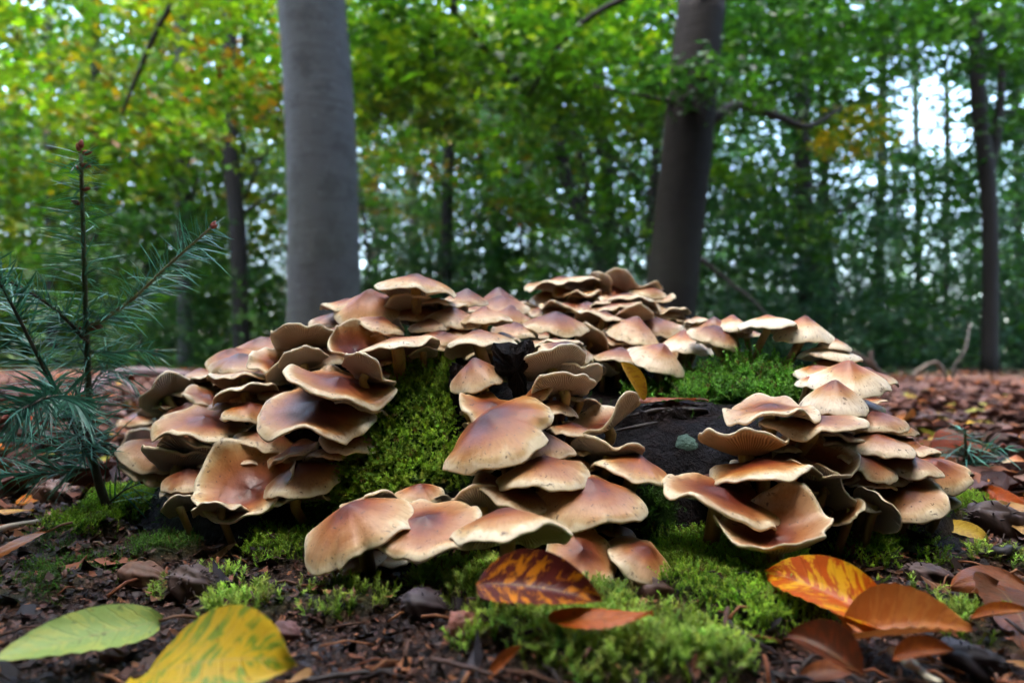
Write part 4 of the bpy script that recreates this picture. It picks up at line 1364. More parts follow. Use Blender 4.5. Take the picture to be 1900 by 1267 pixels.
twig('bare_twig', 'pale peeled twig lying on the moss under the fir sapling', [(-10, 985), (90, 962), (170, 938), (245, 912)], .004, .0026, (.42, .36, .30))
twig('dark_twig', 'short dark forked twig on the moss beside the dark chocolate leaf', [(1348, 1150), (1390, 1182), (1445, 1215)], .006, .0011, (.035, .02, .022), forks=[(.35, (1385, 1212), .003)])
twig('wet_twig', 'wet black twig in front of the forked one', [(1258, 1215), (1310, 1222), (1372, 1232)], .005, .0013, (.02, .018, .025), forks=[(.5, (1400, 1222), .004)])
twig('lying_twig', 'slender dark twig next to the yellow-green leaf', [(560, 1262), (650, 1250), (745, 1240)], .004, .0012, (.03, .022, .022))
twig('brown_twig', 'thin brown twig crossing the soil below the star moss', [(800, 1222), (870, 1238), (950, 1262)], .005, .0011, (.06, .03, .022))
twig('bleached_splinter', 'bleached wood splinter lying on the copper-brown leaf', [(1655, 1207), (1690, 1232), (1745, 1266)], .010, .0022, (.52, .48, .36), cat='splinter')
twig('black_stick', 'charred stick at the litter edge near the yellow leaf', [(1830, 1028), (1870, 1022), (1915, 1018)], .006, .0036, (.018, .016, .02), cat='stick')
twig('rusty_stalk', 'fine dry stalk stuck out from the cluster over bare soil', [(450, 955), (480, 975), (510, 998)], .006, .0006, (.09, .06, .04))
twig('black_stalk', 'black stalk lying on the narrow orange-brown leaf', [(1085, 1160), (1098, 1150), (1128, 1165)], .006, .0009, (.02, .015, .018))


def husk(name, label, px, py, w, col, seed, elong=1.35, spikes=60, spike_len=.16, stalk=False, roll=0.0, cat='husk'):
    """beech-mast husk: lumpy split ovoid with bristles."""
    rs = np.random.default_rng(seed)
    p = on_ground(px, py, 0)
    R = .5 * w / FPX * p[1] / elong
    p = p + np.array([0, 0, R * .62])
    nt, npz = 30, 20
    V = []
    for i in range(npz + 1):
        a = -math.pi / 2 + math.pi * i / npz
        for j in range(nt):
            b = 2 * math.pi * j / nt
            lob = 1 - .22 * max(0, math.cos(4 * b)) ** 6 * max(0, math.sin(a) + .3)
            q = (1 + .55 * float(vnoise(math.cos(b) * 1.6 + seed, math.sin(b) * 1.6 + a * 1.5)) + .42 * float(vnoise(math.cos(b) * 4 + seed, math.sin(b) * 4 + a * 5))) * lob * (.62 if math.sin(b) > .5 else 1)
            V.append((math.sin(a) * elong * (1 + .10 * math.sin(a)), math.cos(a) * math.cos(b) * q, math.cos(a) * math.sin(b) * q))
    V = np.array(V) * R
    ii = np.arange((npz + 1) * nt).reshape(npz + 1, nt); jn = np.roll(ii, -1, 1)
    q = np.stack([ii[:-1], jn[:-1], jn[1:], ii[1:]], -1).reshape(-1, 4)
    ang = math.radians(roll)
    Rz = np.array([[math.cos(ang), -math.sin(ang), 0], [math.sin(ang), math.cos(ang), 0], [0, 0, 1]])
    Ry = np.array([[math.cos(.2), 0, math.sin(.2)], [0, 1, 0], [-math.sin(.2), 0, math.cos(.2)]])
    V = V @ Ry.T @ Rz.T
    root = empty(name, p - np.array([0, 0, R * .62]))
    lift = np.array([0, 0, R * .62])
    c = np.array(col)[None] * (1 + .5 * np.clip(fbm(V[:, 0] / R * 3, V[:, 1] / R * 3 + V[:, 2] / R * 2, seed)[:, None], -.8, 1))
    put('shell', mesh_data('shell', V + lift, [q], MAT['wood'], True, np.concatenate([c, np.ones((len(c), 1))], 1)), root)
    if spikes:
        J = Join()
        for s in rs.choice(len(V), spikes):
            d = unit(V[s] + rs.normal(0, .25 * R, 3))
            Vs, Ps, _ = tube(np.array([V[s] * .95, V[s] + d * R * spike_len, V[s] + d * R * spike_len * 1.7 + [0, 0, -R * .05]]), [R * .05, R * .035, R * .008], 4, False)
            J.add(Vs + lift, Ps, (*[v * .8 for v in col], 1))
        tag(put('bristles', J.mesh('bristles', MAT['wood']), root), kind='stuff')
    if stalk:
        e = V[np.argmin(V[:, 0] * math.cos(ang) + V[:, 1] * math.sin(ang))]
        Vs, Ps, _ = tube(spline(np.array([e * .9, e * 1.5, e * 2.1 + [0, 0, -R * .3]]), 6), R * .12, 6)
        put('stalk', mesh_data('stalk', Vs + lift, Ps, MAT['wood'], True, np.tile(np.array([*[v * 1.2 for v in col], 1]), (len(Vs), 1))), root)
    return tag(root, label, cat)


husk('nut_husk', 'wrinkled dark brown nut husk beside the narrow orange-brown leaf', 1218, 1112, 86, (.085, .040, .032), 1, 1.25, 0)
husk('bristly_husk', 'bristly brown beech-mast husk on the soil above the yellow leaf', 350, 1098, 78, (.075, .045, .038), 2, 1.1, 90)
husk('open_husk', 'split woody husk edged with moss near the bristly one', 262, 1085, 92, (.13, .062, .036), 3, 1.5, 10)
husk('red_husk', 'reddish scaly husk at the star moss border', 862, 1172, 70, (.26, .10, .075), 4, 1.2, 60, .22, False, 60)
husk('cone_piece', 'dark broken husk on bare soil left of the reddish one', 782, 1142, 84, (.045, .030, .034), 5, 1.2, 40)
husk('stalked_husk', 'spiny pale husk on a stalk beside the copper-brown leaf', 1832, 1125, 74, (.16, .11, .10), 6, 1.3, 120, .26, True, 10)
husk('seed_shell', 'smooth purplish shell next to the yellow-green leaf', 525, 1188, 58, (.12, .05, .045), 7, 1.15, 0)
husk('acorn_shell', 'smooth maroon shell under the yellow-flecked leaf', 1440, 1098, 32, (.22, .08, .05), 8, 1.1, 0)
husk('dark_husk', 'dark crumpled husk on the pale green leaf', 210, 1225, 52, (.09, .03, .025), 9, 1.4, 12)
husk('bark_lump', 'mossy dark bark lump at the foot of the fir stem', 185, 975, 46, (.05, .028, .022), 10, 1.2, 8, cat='bark piece')
husk('wood_lump', 'shredded brown wood lump lying behind the white twig', 105, 930, 90, (.17, .095, .075), 11, 1.5, 90, .2, cat='wood piece')
husk('shrivelled_husk', 'shrivelled dark husk between yellow-flecked leaf and stalked husk', 1722, 1085, 96, (.075, .045, .042), 12, 1.6, 20)
husk('soil_clod', 'purplish wood chunk at the litter edge by the yellow leaf', 1850, 985, 110, (.06, .038, .036), 13, 1.4, 60, .2, cat='wood piece')
husk('black_clod', 'black rotten wood lump under the bleached splinter', 1800, 1245, 120, (.022, .018, .024), 14, 1.5, 30, cat='wood piece')

# ------------------------------------------------------------------ fir sapling and seedling
def needles_along(path, n, L, rs, J, f0=.0, f1=1.0, spread=1.0, flat=.0, cols=((.022, .105, .08), (.095, .32, .235)), wd=.0011, fwd=.35):
    m = len(path)
    T = np.gradient(path, axis=0); T /= np.linalg.norm(T, axis=1)[:, None]
    for i in range(n):
        f = f0 + (f1 - f0) * (i + rs.random()) / n
        k = min(m - 1, int(f * (m - 1))); p = path[k] + (path[min(k + 1, m - 1)] - path[k]) * (f * (m - 1) - k)
        t = T[k]
        a = rs.uniform(0, 2 * np.pi)
        A = unit(np.cross(t, [.2, .3, 1.0] if abs(t[2]) < .8 else [0, 1.0, 0])); B = np.cross(t, A)
        out = math.cos(a) * A + math.sin(a) * B * (1 - flat)
        d = unit(out + t * (fwd + rs.normal(0, .22)))
        l = L * rs.uniform(.65, 1.15) * (1 if f < .9 else .7)
        side = unit(np.cross(d, t + rs.normal(0, .4, 3)))
        w = wd * rs.uniform(.8, 1.2)
        droop = np.array([0, 0, -1.0]) * l * rs.uniform(.05, .34) + t * l * rs.uniform(-.05, .22)
        V = []
        for s, ww in ((0, .6), (.33, 1), (.7, .9), (1, .15)):
            c = p + d * l * s + droop * s * s
            V += [c - side * w * ww * .5, c + side * w * ww * .5]
        c0 = np.array(cols[0]) + (np.array(cols[1]) - np.array(cols[0])) * rs.random()
        J.add(np.array(V), [np.array([(0, 1, 3, 2), (2, 3, 5, 4), (4, 5, 7, 6)])], (*(c0 * rs.uniform(.6, 1.15)), 1))


def bud(p, d, L, root, rs):
    path = np.array([p, p + d * L * .35, p + d * L * .75, p + d * L])
    V, P, _ = tube(path, np.array([.30, .42, .26, .03]) * L * .75, 7)
    put('bud', mesh_data('bud', V, P, MAT['wood'], True, np.tile(np.array([.26, .055, .035, 1]), (len(V), 1))), root)


def conifer(name, label, base_px, stem_px, branches, depth, r0, L, per_cm, buds, seed, wd=.0011, yb=None):
    rs = np.random.default_rng(seed)
    B = at(*base_px, depth)
    B[2] = float(G(B[0], B[1])) - .003
    root = empty(name, B)
    st = np.vstack([np.zeros(3)] + [at(px, py, depth + dz) - B for (px, py, dz) in stem_px])
    path = spline(st, 30)
    V, P, _ = tube(path, np.linspace(r0, r0 * .38, 30) * (1 + rs.normal(0, .05, 30)), 8)
    cl = np.linspace(0, 1, 30)[:, None] * (np.array([.10, .105, .045]) - np.array([.045, .03, .022])) + np.array([.045, .03, .022])
    cl = np.vstack([np.repeat(cl, 8, 0), cl[:1], cl[-1:]])
    put('trunk', mesh_data('fir_stem', V, P, MAT['wood'], True, np.concatenate([cl, np.ones((len(cl), 1))], 1)), root)
    J = Join()
    ln = np.linalg.norm(np.diff(path, axis=0), axis=1).sum()
    needles_along(path, int(ln * .62 * 260 * per_cm), L * 1.25, rs, J, .40, 1.0, wd=wd, fwd=.12)
    tag(put('needles', J.mesh('needles', MAT['needle'], False), root), kind='stuff')
    for (pts, rr, dens, green) in branches:
        bp = spline(np.array([at(px, py, depth + dz) - B for (px, py, dz) in pts]), 22)
        br = put('branch', None, root)
        V, P, _ = tube(bp, np.linspace(rr, rr * .5, 22), 7)
        br.data if False else None
        COLB = (.20, .17, .075, 1) if green else (.06, .045, .03, 1)
        me = mesh_data('fir_branch', V, P, MAT['wood'], True, np.tile(np.array(COLB), (len(V), 1)))
        bpy.data.objects.remove(br)
        br = put('branch', me, root)
        J = Join()
        ln = np.linalg.norm(np.diff(bp, axis=0), axis=1).sum()
        needles_along(bp, int(ln * 100 * per_cm * dens), L * .95, rs, J, .05, 1.0, flat=.35, wd=wd, fwd=.55)
        tag(put('needles', J.mesh('needles', MAT['needle'], False), br), kind='stuff')
        t = unit(bp[-1] - bp[-3])
        for _ in range(2): bud(bp[-1], unit(t + rs.normal(0, .3, 3)), L * .20, br, rs)
    for (px, py, dx, dy, s) in buds:
        p = at(px, py, depth) - B
        bud(p, unit(RGT * dx - UPV * dy + FWD * rs.normal(0, .2)), L * s, root, rs)
    return tag(root, label, 'fir')


conifer('fir_sapling', 'young blue-green fir sapling with red buds standing left of the mushrooms', (208, 978),
        [(185, 900, 0), (168, 820, 0), (164, 700, 0), (160, 610, 0), (155, 450, 0), (150, 285, 0)],
        [([(160, 612, 0), (240, 560, -.005), (310, 495, -.01), (392, 422, -.01)], .0016, 1.6, True),
         ([(165, 640, 0), (120, 590, -.02), (60, 545, -.04), (-30, 500, -.06)], .0015, 2.0, False),
         ([(172, 860, 0), (140, 800, -.03), (90, 700, -.06), (30, 580, -.09), (-20, 490, -.11)], .0017, 1.8, False),
         ([(178, 862, 0), (150, 760, -.05), (100, 735, -.10), (15, 772, -.13)], .0016, 2.0, False),
         ([(178, 868, 0), (120, 875, -.01), (50, 880, -.02), (-40, 880, -.02)], .0017, 1.5, False),
         ([(180, 880, 0), (130, 835, .01), (60, 820, .02), (-20, 800, .02)], .0014, .9, False),
         ([(165, 650, 0), (200, 655, .02), (250, 650, .04), (285, 655, .05)], .0011, 1.0, False),
         ([(168, 720, 0), (190, 690, .02), (215, 690, .03), (240, 700, .03)], .0010, .9, False),
         ([(200, 935, 0), (230, 910, .0), (262, 895, .0)], .0009, .7, False),
         ([(172, 840, 0), (200, 825, .0), (225, 838, .0)], .0009, .9, False)],
        float(on_ground(208, 978)[1]), .0036, .030, 9.5,
        [(148, 280, -.35, -1, .22), (150, 275, .1, -1, .24), (154, 284, 1, -.1, .24), (152, 308, 1, -.15, .24), (147, 312, -1, -.2, .18), (152, 352, 1, -.2, .22), (148, 378, -1, -.3, .22),
         (150, 612, -1, -.2, .3), (165, 610, .8, -.5, .3), (172, 605, 1, .1, .28), (158, 618, -.6, .2, .28)], 77)
conifer('fir_seedling', 'tiny fir seedling with few spreading needles in the leaf litter', (1796, 905),
        [(1794, 870, 0), (1792, 830, 0), (1790, 795, 0)],
        [([(1794, 870, 0), (1820, 845, 0), (1858, 828, -.02)], .0008, .8, True), ([(1793, 850, 0), (1770, 835, .01), (1750, 838, .02)], .0007, .7, True)],
        float(on_ground(1796, 905)[1]), .0024, .027, 7.0, [(1790, 797, .6, -.8, .22), (1788, 797, -.5, -.8, .22)], 78, .0016)

# ------------------------------------------------------------------ forest
LEAFPAL = {
    'green': [(.045, .13, .012), (.075, .19, .014), (.055, .15, .02), (.11, .24, .015), (.035, .10, .014)],
    'lime': [(.10, .23, .012), (.16, .30, .012), (.22, .34, .014), (.07, .18, .014), (.30, .36, .02)],
    'yellow': [(.20, .27, .012), (.32, .32, .014), (.42, .33, .012), (.11, .20, .014), (.48, .26, .010)],
    'dark': [(.022, .075, .018), (.035, .10, .02), (.028, .085, .026), (.05, .13, .018), (.016, .055, .018)],
    'teal': [(.030, .095, .050), (.040, .12, .060), (.028, .085, .045), (.06, .15, .06), (.045, .11, .07)],
    'autumn': [(.10, .17, .014), (.40, .18, .012), (.46, .27, .012), (.16, .22, .014), (.32, .10, .012)],
}


def leaf_cloud(J, centers, per, size, leaf, pal, rs, flat=.09, mix=None):
    """sprays of small folded leaves around each centre, lying mostly level like beech twigs."""
    n = len(centers); N = n * per
    az = np.repeat(rs.uniform(0, 6.28, n), per)
    s = rs.uniform(-1, 1, N); l = rs.normal(0, .42, N)
    sz = np.repeat(size * rs.uniform(.6, 1.3, n), per)
    tx = np.repeat(rs.normal(0, .2, n), per); ty = np.repeat(rs.normal(0, .2, n), per)
    dx = s * np.cos(az) - l * np.sin(az) * .7; dy = s * np.sin(az) + l * np.cos(az) * .7
    dz = rs.normal(0, flat, N) + tx * dx + ty * dy - .25 * s * s
    pos = np.repeat(centers, per, 0) + np.stack([dx, dy, dz], 1) * sz[:, None]
    up = np.stack([tx + rs.normal(0, .45, N), ty + rs.normal(0, .45, N), np.ones(N)], 1)
    R = frames(up, az + rs.normal(0, .9, N))
    tv = np.array([[0, 0, 0], [.5, -.30, .07], [1, 0, -.06], [.5, .30, .07]])
    V, P = scatter(tv, [np.array([(0, 1, 2, 3)])], pos, R, leaf * rs.uniform(.65, 1.25, N))
    pl = np.array(LEAFPAL[pal])
    ci = rs.integers(0, len(pl), n)
    c = pl[np.where(rs.random(N) < .6, np.repeat(ci, per), rs.integers(0, len(pl), N))]
    if mix:
        pm = np.array(LEAFPAL[mix[0]]); sel = np.repeat(rs.random(n) < mix[1], per)
        c[sel] = pm[rs.integers(0, len(pm), sel.sum())]
    c = c * rs.uniform(.6, 1.3, (N, 1)) * np.array([[.42, .53, .50]])
    c = np.repeat(c, 4, 0)
    J.add(V, P, np.concatenate([c, np.ones((len(c), 1))], 1))


def crown_mesh(name, seed, z0, z1, rad, nspray, per, leaf, pal, mix=None, tiers=0, size=.55, gap=-.30):
    rs = np.random.default_rng(seed)
    z = rs.uniform(z0, z1, nspray)
    if tiers:
        lv = np.linspace(z0, z1, tiers); z = lv[rs.integers(0, tiers, nspray)] + rs.normal(0, .10, nspray)
    f = (z - z0) / (z1 - z0)
    rr = rad * (1 - .45 * np.clip(f - .35, 0, 1)) * np.sqrt(rs.uniform(.02, 1, nspray)) * (.75 + .5 * hash2(np.floor(z * 1.3), 0, seed))
    a = rs.uniform(0, 6.28, nspray)
    cl = 2.6 * fbm(np.cos(a) * rr * .55 + 5, np.sin(a) * rr * .55 + z * .8, seed, 2)
    ok = cl > gap
    C_ = np.stack([np.cos(a) * rr, np.sin(a) * rr, z - .10 * rr], 1)[ok]
    J = Join()
    leaf_cloud(J, C_, per, size, leaf, pal, rs, mix=mix)
    K = Join()
    for c in C_[rs.choice(len(C_), min(len(C_), 34), replace=False)]:
        st = np.array([0, 0, max(.4, c[2] - .35 * np.hypot(c[0], c[1]))])
        mid = .5 * (st + c) + [0, 0, .12 * np.hypot(c[0], c[1])]
        V, P, _ = tube(spline(np.array([st, mid, c]), 7), np.linspace(.024, .006, 7), 5, False)
        K.add(V, P)
    return J.mesh(name, MAT['foliage'], False), K.mesh(name + '_limbs', MAT['bark'])


CROWNS = {
    'g': crown_mesh('crown_green', 1, 1.0, 9.0, 2.9, 860, 18, .135, 'green', ('lime', .25)),
    'l': crown_mesh('crown_lime', 2, 1.0, 8.5, 3.0, 860, 18, .135, 'lime', ('yellow', .28)),
    'y': crown_mesh('crown_yellow', 3, .9, 8.5, 2.8, 820, 18, .135, 'yellow', ('lime', .45)),
    'd': crown_mesh('crown_dark', 4, .8, 8.5, 3.0, 880, 18, .135, 'dark', ('green', .3), 11),
    't': crown_mesh('crown_teal', 5, .6, 9.0, 2.8, 880, 18, .135, 'teal', ('green', .25), 12),
    'a': crown_mesh('crown_autumn', 6, 1.0, 8.0, 2.5, 740, 18, .135, 'green', ('autumn', .45)),
}


def trunk_path(pts, d, top):
    P = [at(px, py, d) for px, py in pts]
    b = P[0].copy()
    dirn = P[1] - P[0]
    g = float(G(b[0], b[1]))
    b = P[0] + dirn * ((g - .05 - P[0][2]) / dirn[2])
    P = [b] + P[(1 if P[0][2] < g + .05 else 0):]
    last = P[-1]
    if last[2] < top:
        tg = unit(P[-1] - P[-2]); tg = unit(tg + np.array([0, 0, 1.0]))
        P.append(last + tg * ((top - last[2]) / tg[2]))
    return np.array(P)


def tree(label, pts, w, d, matk, crown=None, tint=(1, 1, 1), top=8.0, cs=1.0, limbs=(), seed=0, flare=1.25, name='tree', group=None, seg=14, crown_dz=0.0):
    rs = np.random.default_rng(seed + 500)
    P = trunk_path(pts, d, top)
    base = P[0]
    path = spline(P, 26) - base
    r = .5 * w / FPX * d
    z = path[:, 2]
    rad = r * (1 - .5 * np.clip((z - .35 * d) / (top + 1e-6), 0, 1)) * (1 + (flare - 1) * np.exp(-z / .35))
    V, Pq, uv = tube(path, rad, seg, True, .012, rs)
    root = empty(name, base)
    tr = put('trunk', mesh_data('trunk', V, Pq, MAT[matk]), root)
    for (lp, lw) in limbs:
        Lp = spline(np.array([at(px, py, d + dz) for (px, py, dz) in lp]), 14) - base
        lr = .5 * lw / FPX * d
        V, Pq, uv = tube(Lp, np.linspace(lr, lr * .45, 14), 8)
        put('limb', mesh_data('limb', V, Pq, MAT['bark']), root)
    if crown:
        cm, bm = CROWNS[crown]
        a = rs.uniform(0, 6.28)
        for nm, me in (('crown', cm), ('branches', bm)):
            o = put(nm, me, root, (0, 0, crown_dz), (*tint, 1))
            if nm == 'branches': tag(o, kind='stuff')
            o.rotation_euler = (0, 0, a); o.scale = (cs, cs, cs * rs.uniform(.92, 1.1))
    return tag(root, label, 'tree', group), base


def spray_box(J, px0, px1, py0, py1, d0, d1, n, per, leaf, pal, seed, mix=None, size=.4, base=np.zeros(3), clump=-.5, cf=.007):
    rs = np.random.default_rng(seed)
    px = rs.uniform(px0, px1, n); py = rs.uniform(py0, py1, n); d = rs.uniform(d0, d1, n)
    ok = (2.6 * fbm(px * cf, py * cf * 1.6, seed) > clump) & ~((np.abs(px - 1735) < 75) & (np.abs(py - 190) < 75))
    C_ = np.array([at(a, b, c) for a, b, c in zip(px[ok], py[ok], d[ok])]) - base
    leaf_cloud(J, C_, per, size, leaf, pal, rs, mix=mix)


# the two beeches behind the stump, with the boughs that hang into the view
T1, b1 = tree('thick smooth grey beech trunk rising right behind the stump crest', [(603, 640), (602, 590), (600, 420), (594, 210), (578, 0), (566, -160), (550, -400)], 128, 3.6, 'beech', None, seed=1, top=9,
              limbs=[([(556, -330, 0), (700, -200, .5), (860, 40, 1.2), (960, 150, 1.8)], 26), ([(556, -330, 0), (430, -160, .8), (300, 40, 1.5), (226, 212, 2.0)], 22)], seg=28, flare=1.15)
J = Join()
spray_box(J, 640, 1010, -150, 235, 4.4, 6.6, 330, 26, .092, 'lime', 71, ('green', .45), .36, b1, -.35)
spray_box(J, 660, 820, 100, 250, 4.4, 6.0, 60, 26, .092, 'lime', 72, ('green', .3), .30, b1, -.9)
spray_box(J, 330, 540, -150, 250, 4.6, 7.0, 120, 26, .092, 'lime', 73, ('autumn', .25), .36, b1, -.2)
spray_box(J, 440, 530, 150, 250, 5.0, 6.0, 14, 20, .08, 'autumn', 74, None, .22, b1, -2)
r9 = np.random.default_rng(75)
C9 = np.stack([r9.uniform(-3.4, 3.4, 820), r9.uniform(-2.4, 4.2, 820), r9.uniform(3.2, 6.0, 820)], 1)  # unseen sprays above the frame, added to shade the stump
q9, w9, d9 = project(C9)
C9 = C9[(fbm(C9[:, 0] * .9, C9[:, 1] * .9, 44.0) > -.25) & ((d9 < .3) | (w9 < -60))]
leaf_cloud(J, C9 - b1, 18, .5, .12, 'green', r9)
put('crown', J.mesh('beech_crown_and_added_canopy', MAT['foliage'], False), T1, None, (1, 1, 1, 1))
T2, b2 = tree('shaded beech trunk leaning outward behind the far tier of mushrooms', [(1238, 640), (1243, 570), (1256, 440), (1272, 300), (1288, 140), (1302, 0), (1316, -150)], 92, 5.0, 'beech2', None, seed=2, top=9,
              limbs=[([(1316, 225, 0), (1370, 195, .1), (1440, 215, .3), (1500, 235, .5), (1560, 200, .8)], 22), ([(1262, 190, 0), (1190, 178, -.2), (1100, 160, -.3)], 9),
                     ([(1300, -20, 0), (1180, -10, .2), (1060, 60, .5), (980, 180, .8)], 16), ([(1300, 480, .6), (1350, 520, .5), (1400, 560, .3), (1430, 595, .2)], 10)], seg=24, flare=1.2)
J = Join()
spray_box(J, 940, 1260, -150, 245, 5.6, 7.8, 260, 26, .10, 'green', 81, ('lime', .45), .42, b2, -.35)
spray_box(J, 1320, 1960, -160, 235, 5.4, 8.2, 420, 26, .10, 'dark', 82, ('green', .5), .46, b2, -.25)
spray_box(J, 1150, 1420, 120, 190, 4.5, 4.8, 22, 22, .075, 'dark', 83, ('green', .3), .28, b2, -1)
spray_box(J, 1500, 1640, 190, 280, 6.0, 7.0, 24, 24, .08, 'yellow', 84, None, .26, b2, -2)
spray_box(J, 1320, 1560, 300, 520, 6.2, 8.5, 70, 24, .08, 'green', 85, ('lime', .4), .34, b2, -.2)
put('crown', J.mesh('shaded_beech_crown', MAT['foliage'], False), T2, None, (1, 1, 1, 1))

TREES = [  # label, trunk pixels, width, depth, bark, crown, tint, crown scale, limbs
    ('dark slim tree in yellow-green leaf left of the grey beech', [(450, 690), (440, 420), (425, 250), (430, -60)], 30, 9, 'bark', 'l', (1, 1, 1), 1.0, ()),
    ('grey-barked tree between the fir sapling and the grey beech', [(345, 690), (340, 420), (335, 200)], 27, 11, 'barkg', 'y', (.8, .9, 1), 1.0, ()),
    ('slender dark tree seen through the fir sapling top', [(192, 690), (180, 380), (178, 200)], 17, 12, 'bark', 'y', (.75, .9, 1), 1.1, ()),
    ('thin leaning tree behind the upturned fir branch', [(288, 690), (292, 480), (300, 200)], 13, 14, 'bark', 'l', (.9, 1, 1), 1.0, ()),
    ('pale trunk glimpsed behind the lower fir needles', [(98, 690), (95, 480), (90, 200)], 18, 13, 'barkg', 'l', (.8, .9, .9), 1.1, ()),
    ('thin tree standing farthest out past the fir sapling', [(20, 690), (22, 480), (30, 200)], 14, 15, 'bark', 'y', (1, 1, 1), 1.2, ()),
    ('straight thin dark tree between the two beeches', [(826, 690), (830, 380), (838, 180), (842, 0)], 21, 13, 'bark', 'a', (1, 1, 1), 1.0, ()),
    ('forked dark tree with two rising limbs left of the shaded beech', [(1165, 690), (1110, 470), (1076, 402), (1048, 320), (1030, 200), (1015, 60)], 24, 10, 'bark', 'g', (.85, .95, 1.1), .9,
     [([(1076, 402, 0), (1088, 340, 0), (1075, 280, 0), (1060, 200, 0), (1050, 100, 0)], 14)]),
    ('dark tree close behind the forked one', [(1142, 690), (1132, 400), (1118, 250)], 22, 13, 'bark', 'a', (.9, 1, 1.1), 1.0, ()),
    ('thin trunk hugging the edge of the shaded beech', [(1203, 690), (1210, 380), (1218, 230)], 16, 9, 'bark', 'g', (.9, 1, 1), .8, ()),
    ('upright dark tree with leafy top right of the shaded beech', [(1496, 690), (1495, 420), (1490, 320), (1490, 100)], 30, 9.5, 'bark', 'd', (1, 1, 1), .9, ()),
    ('thin pole-like tree next to the upright dark tree', [(1552, 690), (1540, 430), (1530, 300)], 11, 12, 'bark', 'g', (.9, 1, 1), .9, ()),
    ('slim dark tree beneath the yellow leaf spray', [(1630, 690), (1634, 400), (1638, 150), (1640, 0)], 17, 13, 'bark', 't', (1, 1, 1), .50, ()),
    ('black forked tree rooted at the edge of the leaf litter', [(1835, 700), (1838, 480), (1832, 330), (1815, 180), (1812, 0)], 27, 7, 'bark', None, (1, 1, 1), 1.0,
     [([(1832, 330, 0), (1848, 260, 0), (1858, 160, 0), (1862, 0, 0)], 22)]),
    ('bare thin snag against the open patch of sky', [(1754, 690), (1758, 300), (1756, 130)], 11, 16, 'bark', None, (1, 1, 1), 1.0, [([(1757, 190, 0), (1735, 188, 0), (1715, 186, 0)], 5)]),
    ('grey distant trunk right of the grey beech', [(764, 690), (768, 420), (760, 200)], 15, 18, 'barkg', 't', (1, 1, 1), 1.1, ()),
    ('faint trunk beside the right edge of the grey beech', [(697, 690), (698, 430), (700, 200)], 12, 20, 'barkg', 'a', (1, 1, 1), 1.2, ()),
    ('crooked thin tree above the dark wine-red caps', [(950, 690), (932, 470), (900, 350), (880, 200)], 12, 15, 'bark', 't', (1.1, 1, 1), 1.1, ()),
    ('thin tree at the far end of the litter clearing', [(1700, 690), (1704, 450), (1700, 250)], 12, 17, 'barkg', 't', (1, 1, 1), .5, ()),
    ('slim trunk past the black forked tree', [(1893, 690), (1890, 450), (1886, 200)], 13, 13, 'bark', 't', (.9, 1, 1), 1.0, ()),
]
for i, (lab, pts, w, d, mk, cr, tint, cs, lb) in enumerate(TREES):
    tree(lab, pts, w, d, mk, cr, tint, 8.5 if cr else 5.5, cs, lb, seed=i + 20, seg=12, crown_dz=1.7 if w > 20 else (.7 if w > 15 else 0))

tr_ = [o for o in COL.objects if o.get('label', '').startswith('black forked')][0]
J = Join(); bb = np.array(tr_.location)
spray_box(J, 1640, 1990, 285, 650, 8.0, 13.0, 300, 24, .11, 'teal', 86, ('green', .3), .5, bb, -.45)
spray_box(J, 1640, 1990, -140, 110, 7.0, 10.0, 130, 24, .11, 'dark', 87, ('teal', .4), .5, bb, -.3)
spray_box(J, 1830, 1990, 100, 300, 7.0, 10.0, 70, 24, .11, 'dark', 88, ('teal', .5), .5, bb, -.3)
spray_box(J, 1330, 1660, 330, 640, 9.0, 13.0, 170, 24, .11, 'teal', 89, ('green', .5), .5, bb, -.4)
put('crown', J.mesh('black_tree_crown', MAT['foliage'], False), tr_, None, (1, 1, 1, 1))

# farther trees filling the wood
rs = np.random.default_rng(91)
FAR = []
for i in range(40):
    px = -1100 + 4100 * (i + rs.uniform(.1, .9)) / 40
    d = rs.uniform(17, 34) if -250 < px < 2150 else rs.uniform(9, 22)
    if 1560 < px < 1900: continue
    FAR.append((px, d))
for i, (px, d) in enumerate(FAR):
    left = px < 560
    cr = ('gltl' if left else ('tatg' if px < 1250 else 'ttdg'))[rs.integers(0, 4)]
    bk = 'bark' if rs.random() < .7 else 'barkg'
    zn = 'past the fir sapling' if px < 330 else ('left of the grey beech' if px < 560 else ('between the two beeches' if px < 1230 else ('behind the cream shelf mushrooms' if px < 1640 else 'beyond the litter clearing')))
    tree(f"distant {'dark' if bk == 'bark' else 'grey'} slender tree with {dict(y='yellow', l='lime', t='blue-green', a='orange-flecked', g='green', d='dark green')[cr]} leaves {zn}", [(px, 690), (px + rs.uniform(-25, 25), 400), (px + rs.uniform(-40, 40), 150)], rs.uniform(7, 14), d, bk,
         cr, (1.0, 1.05, 1.15), d * .55, .9 + d / 45, (), seed=200 + i, name='distant_tree', group='distant trees in the wood', seg=8)

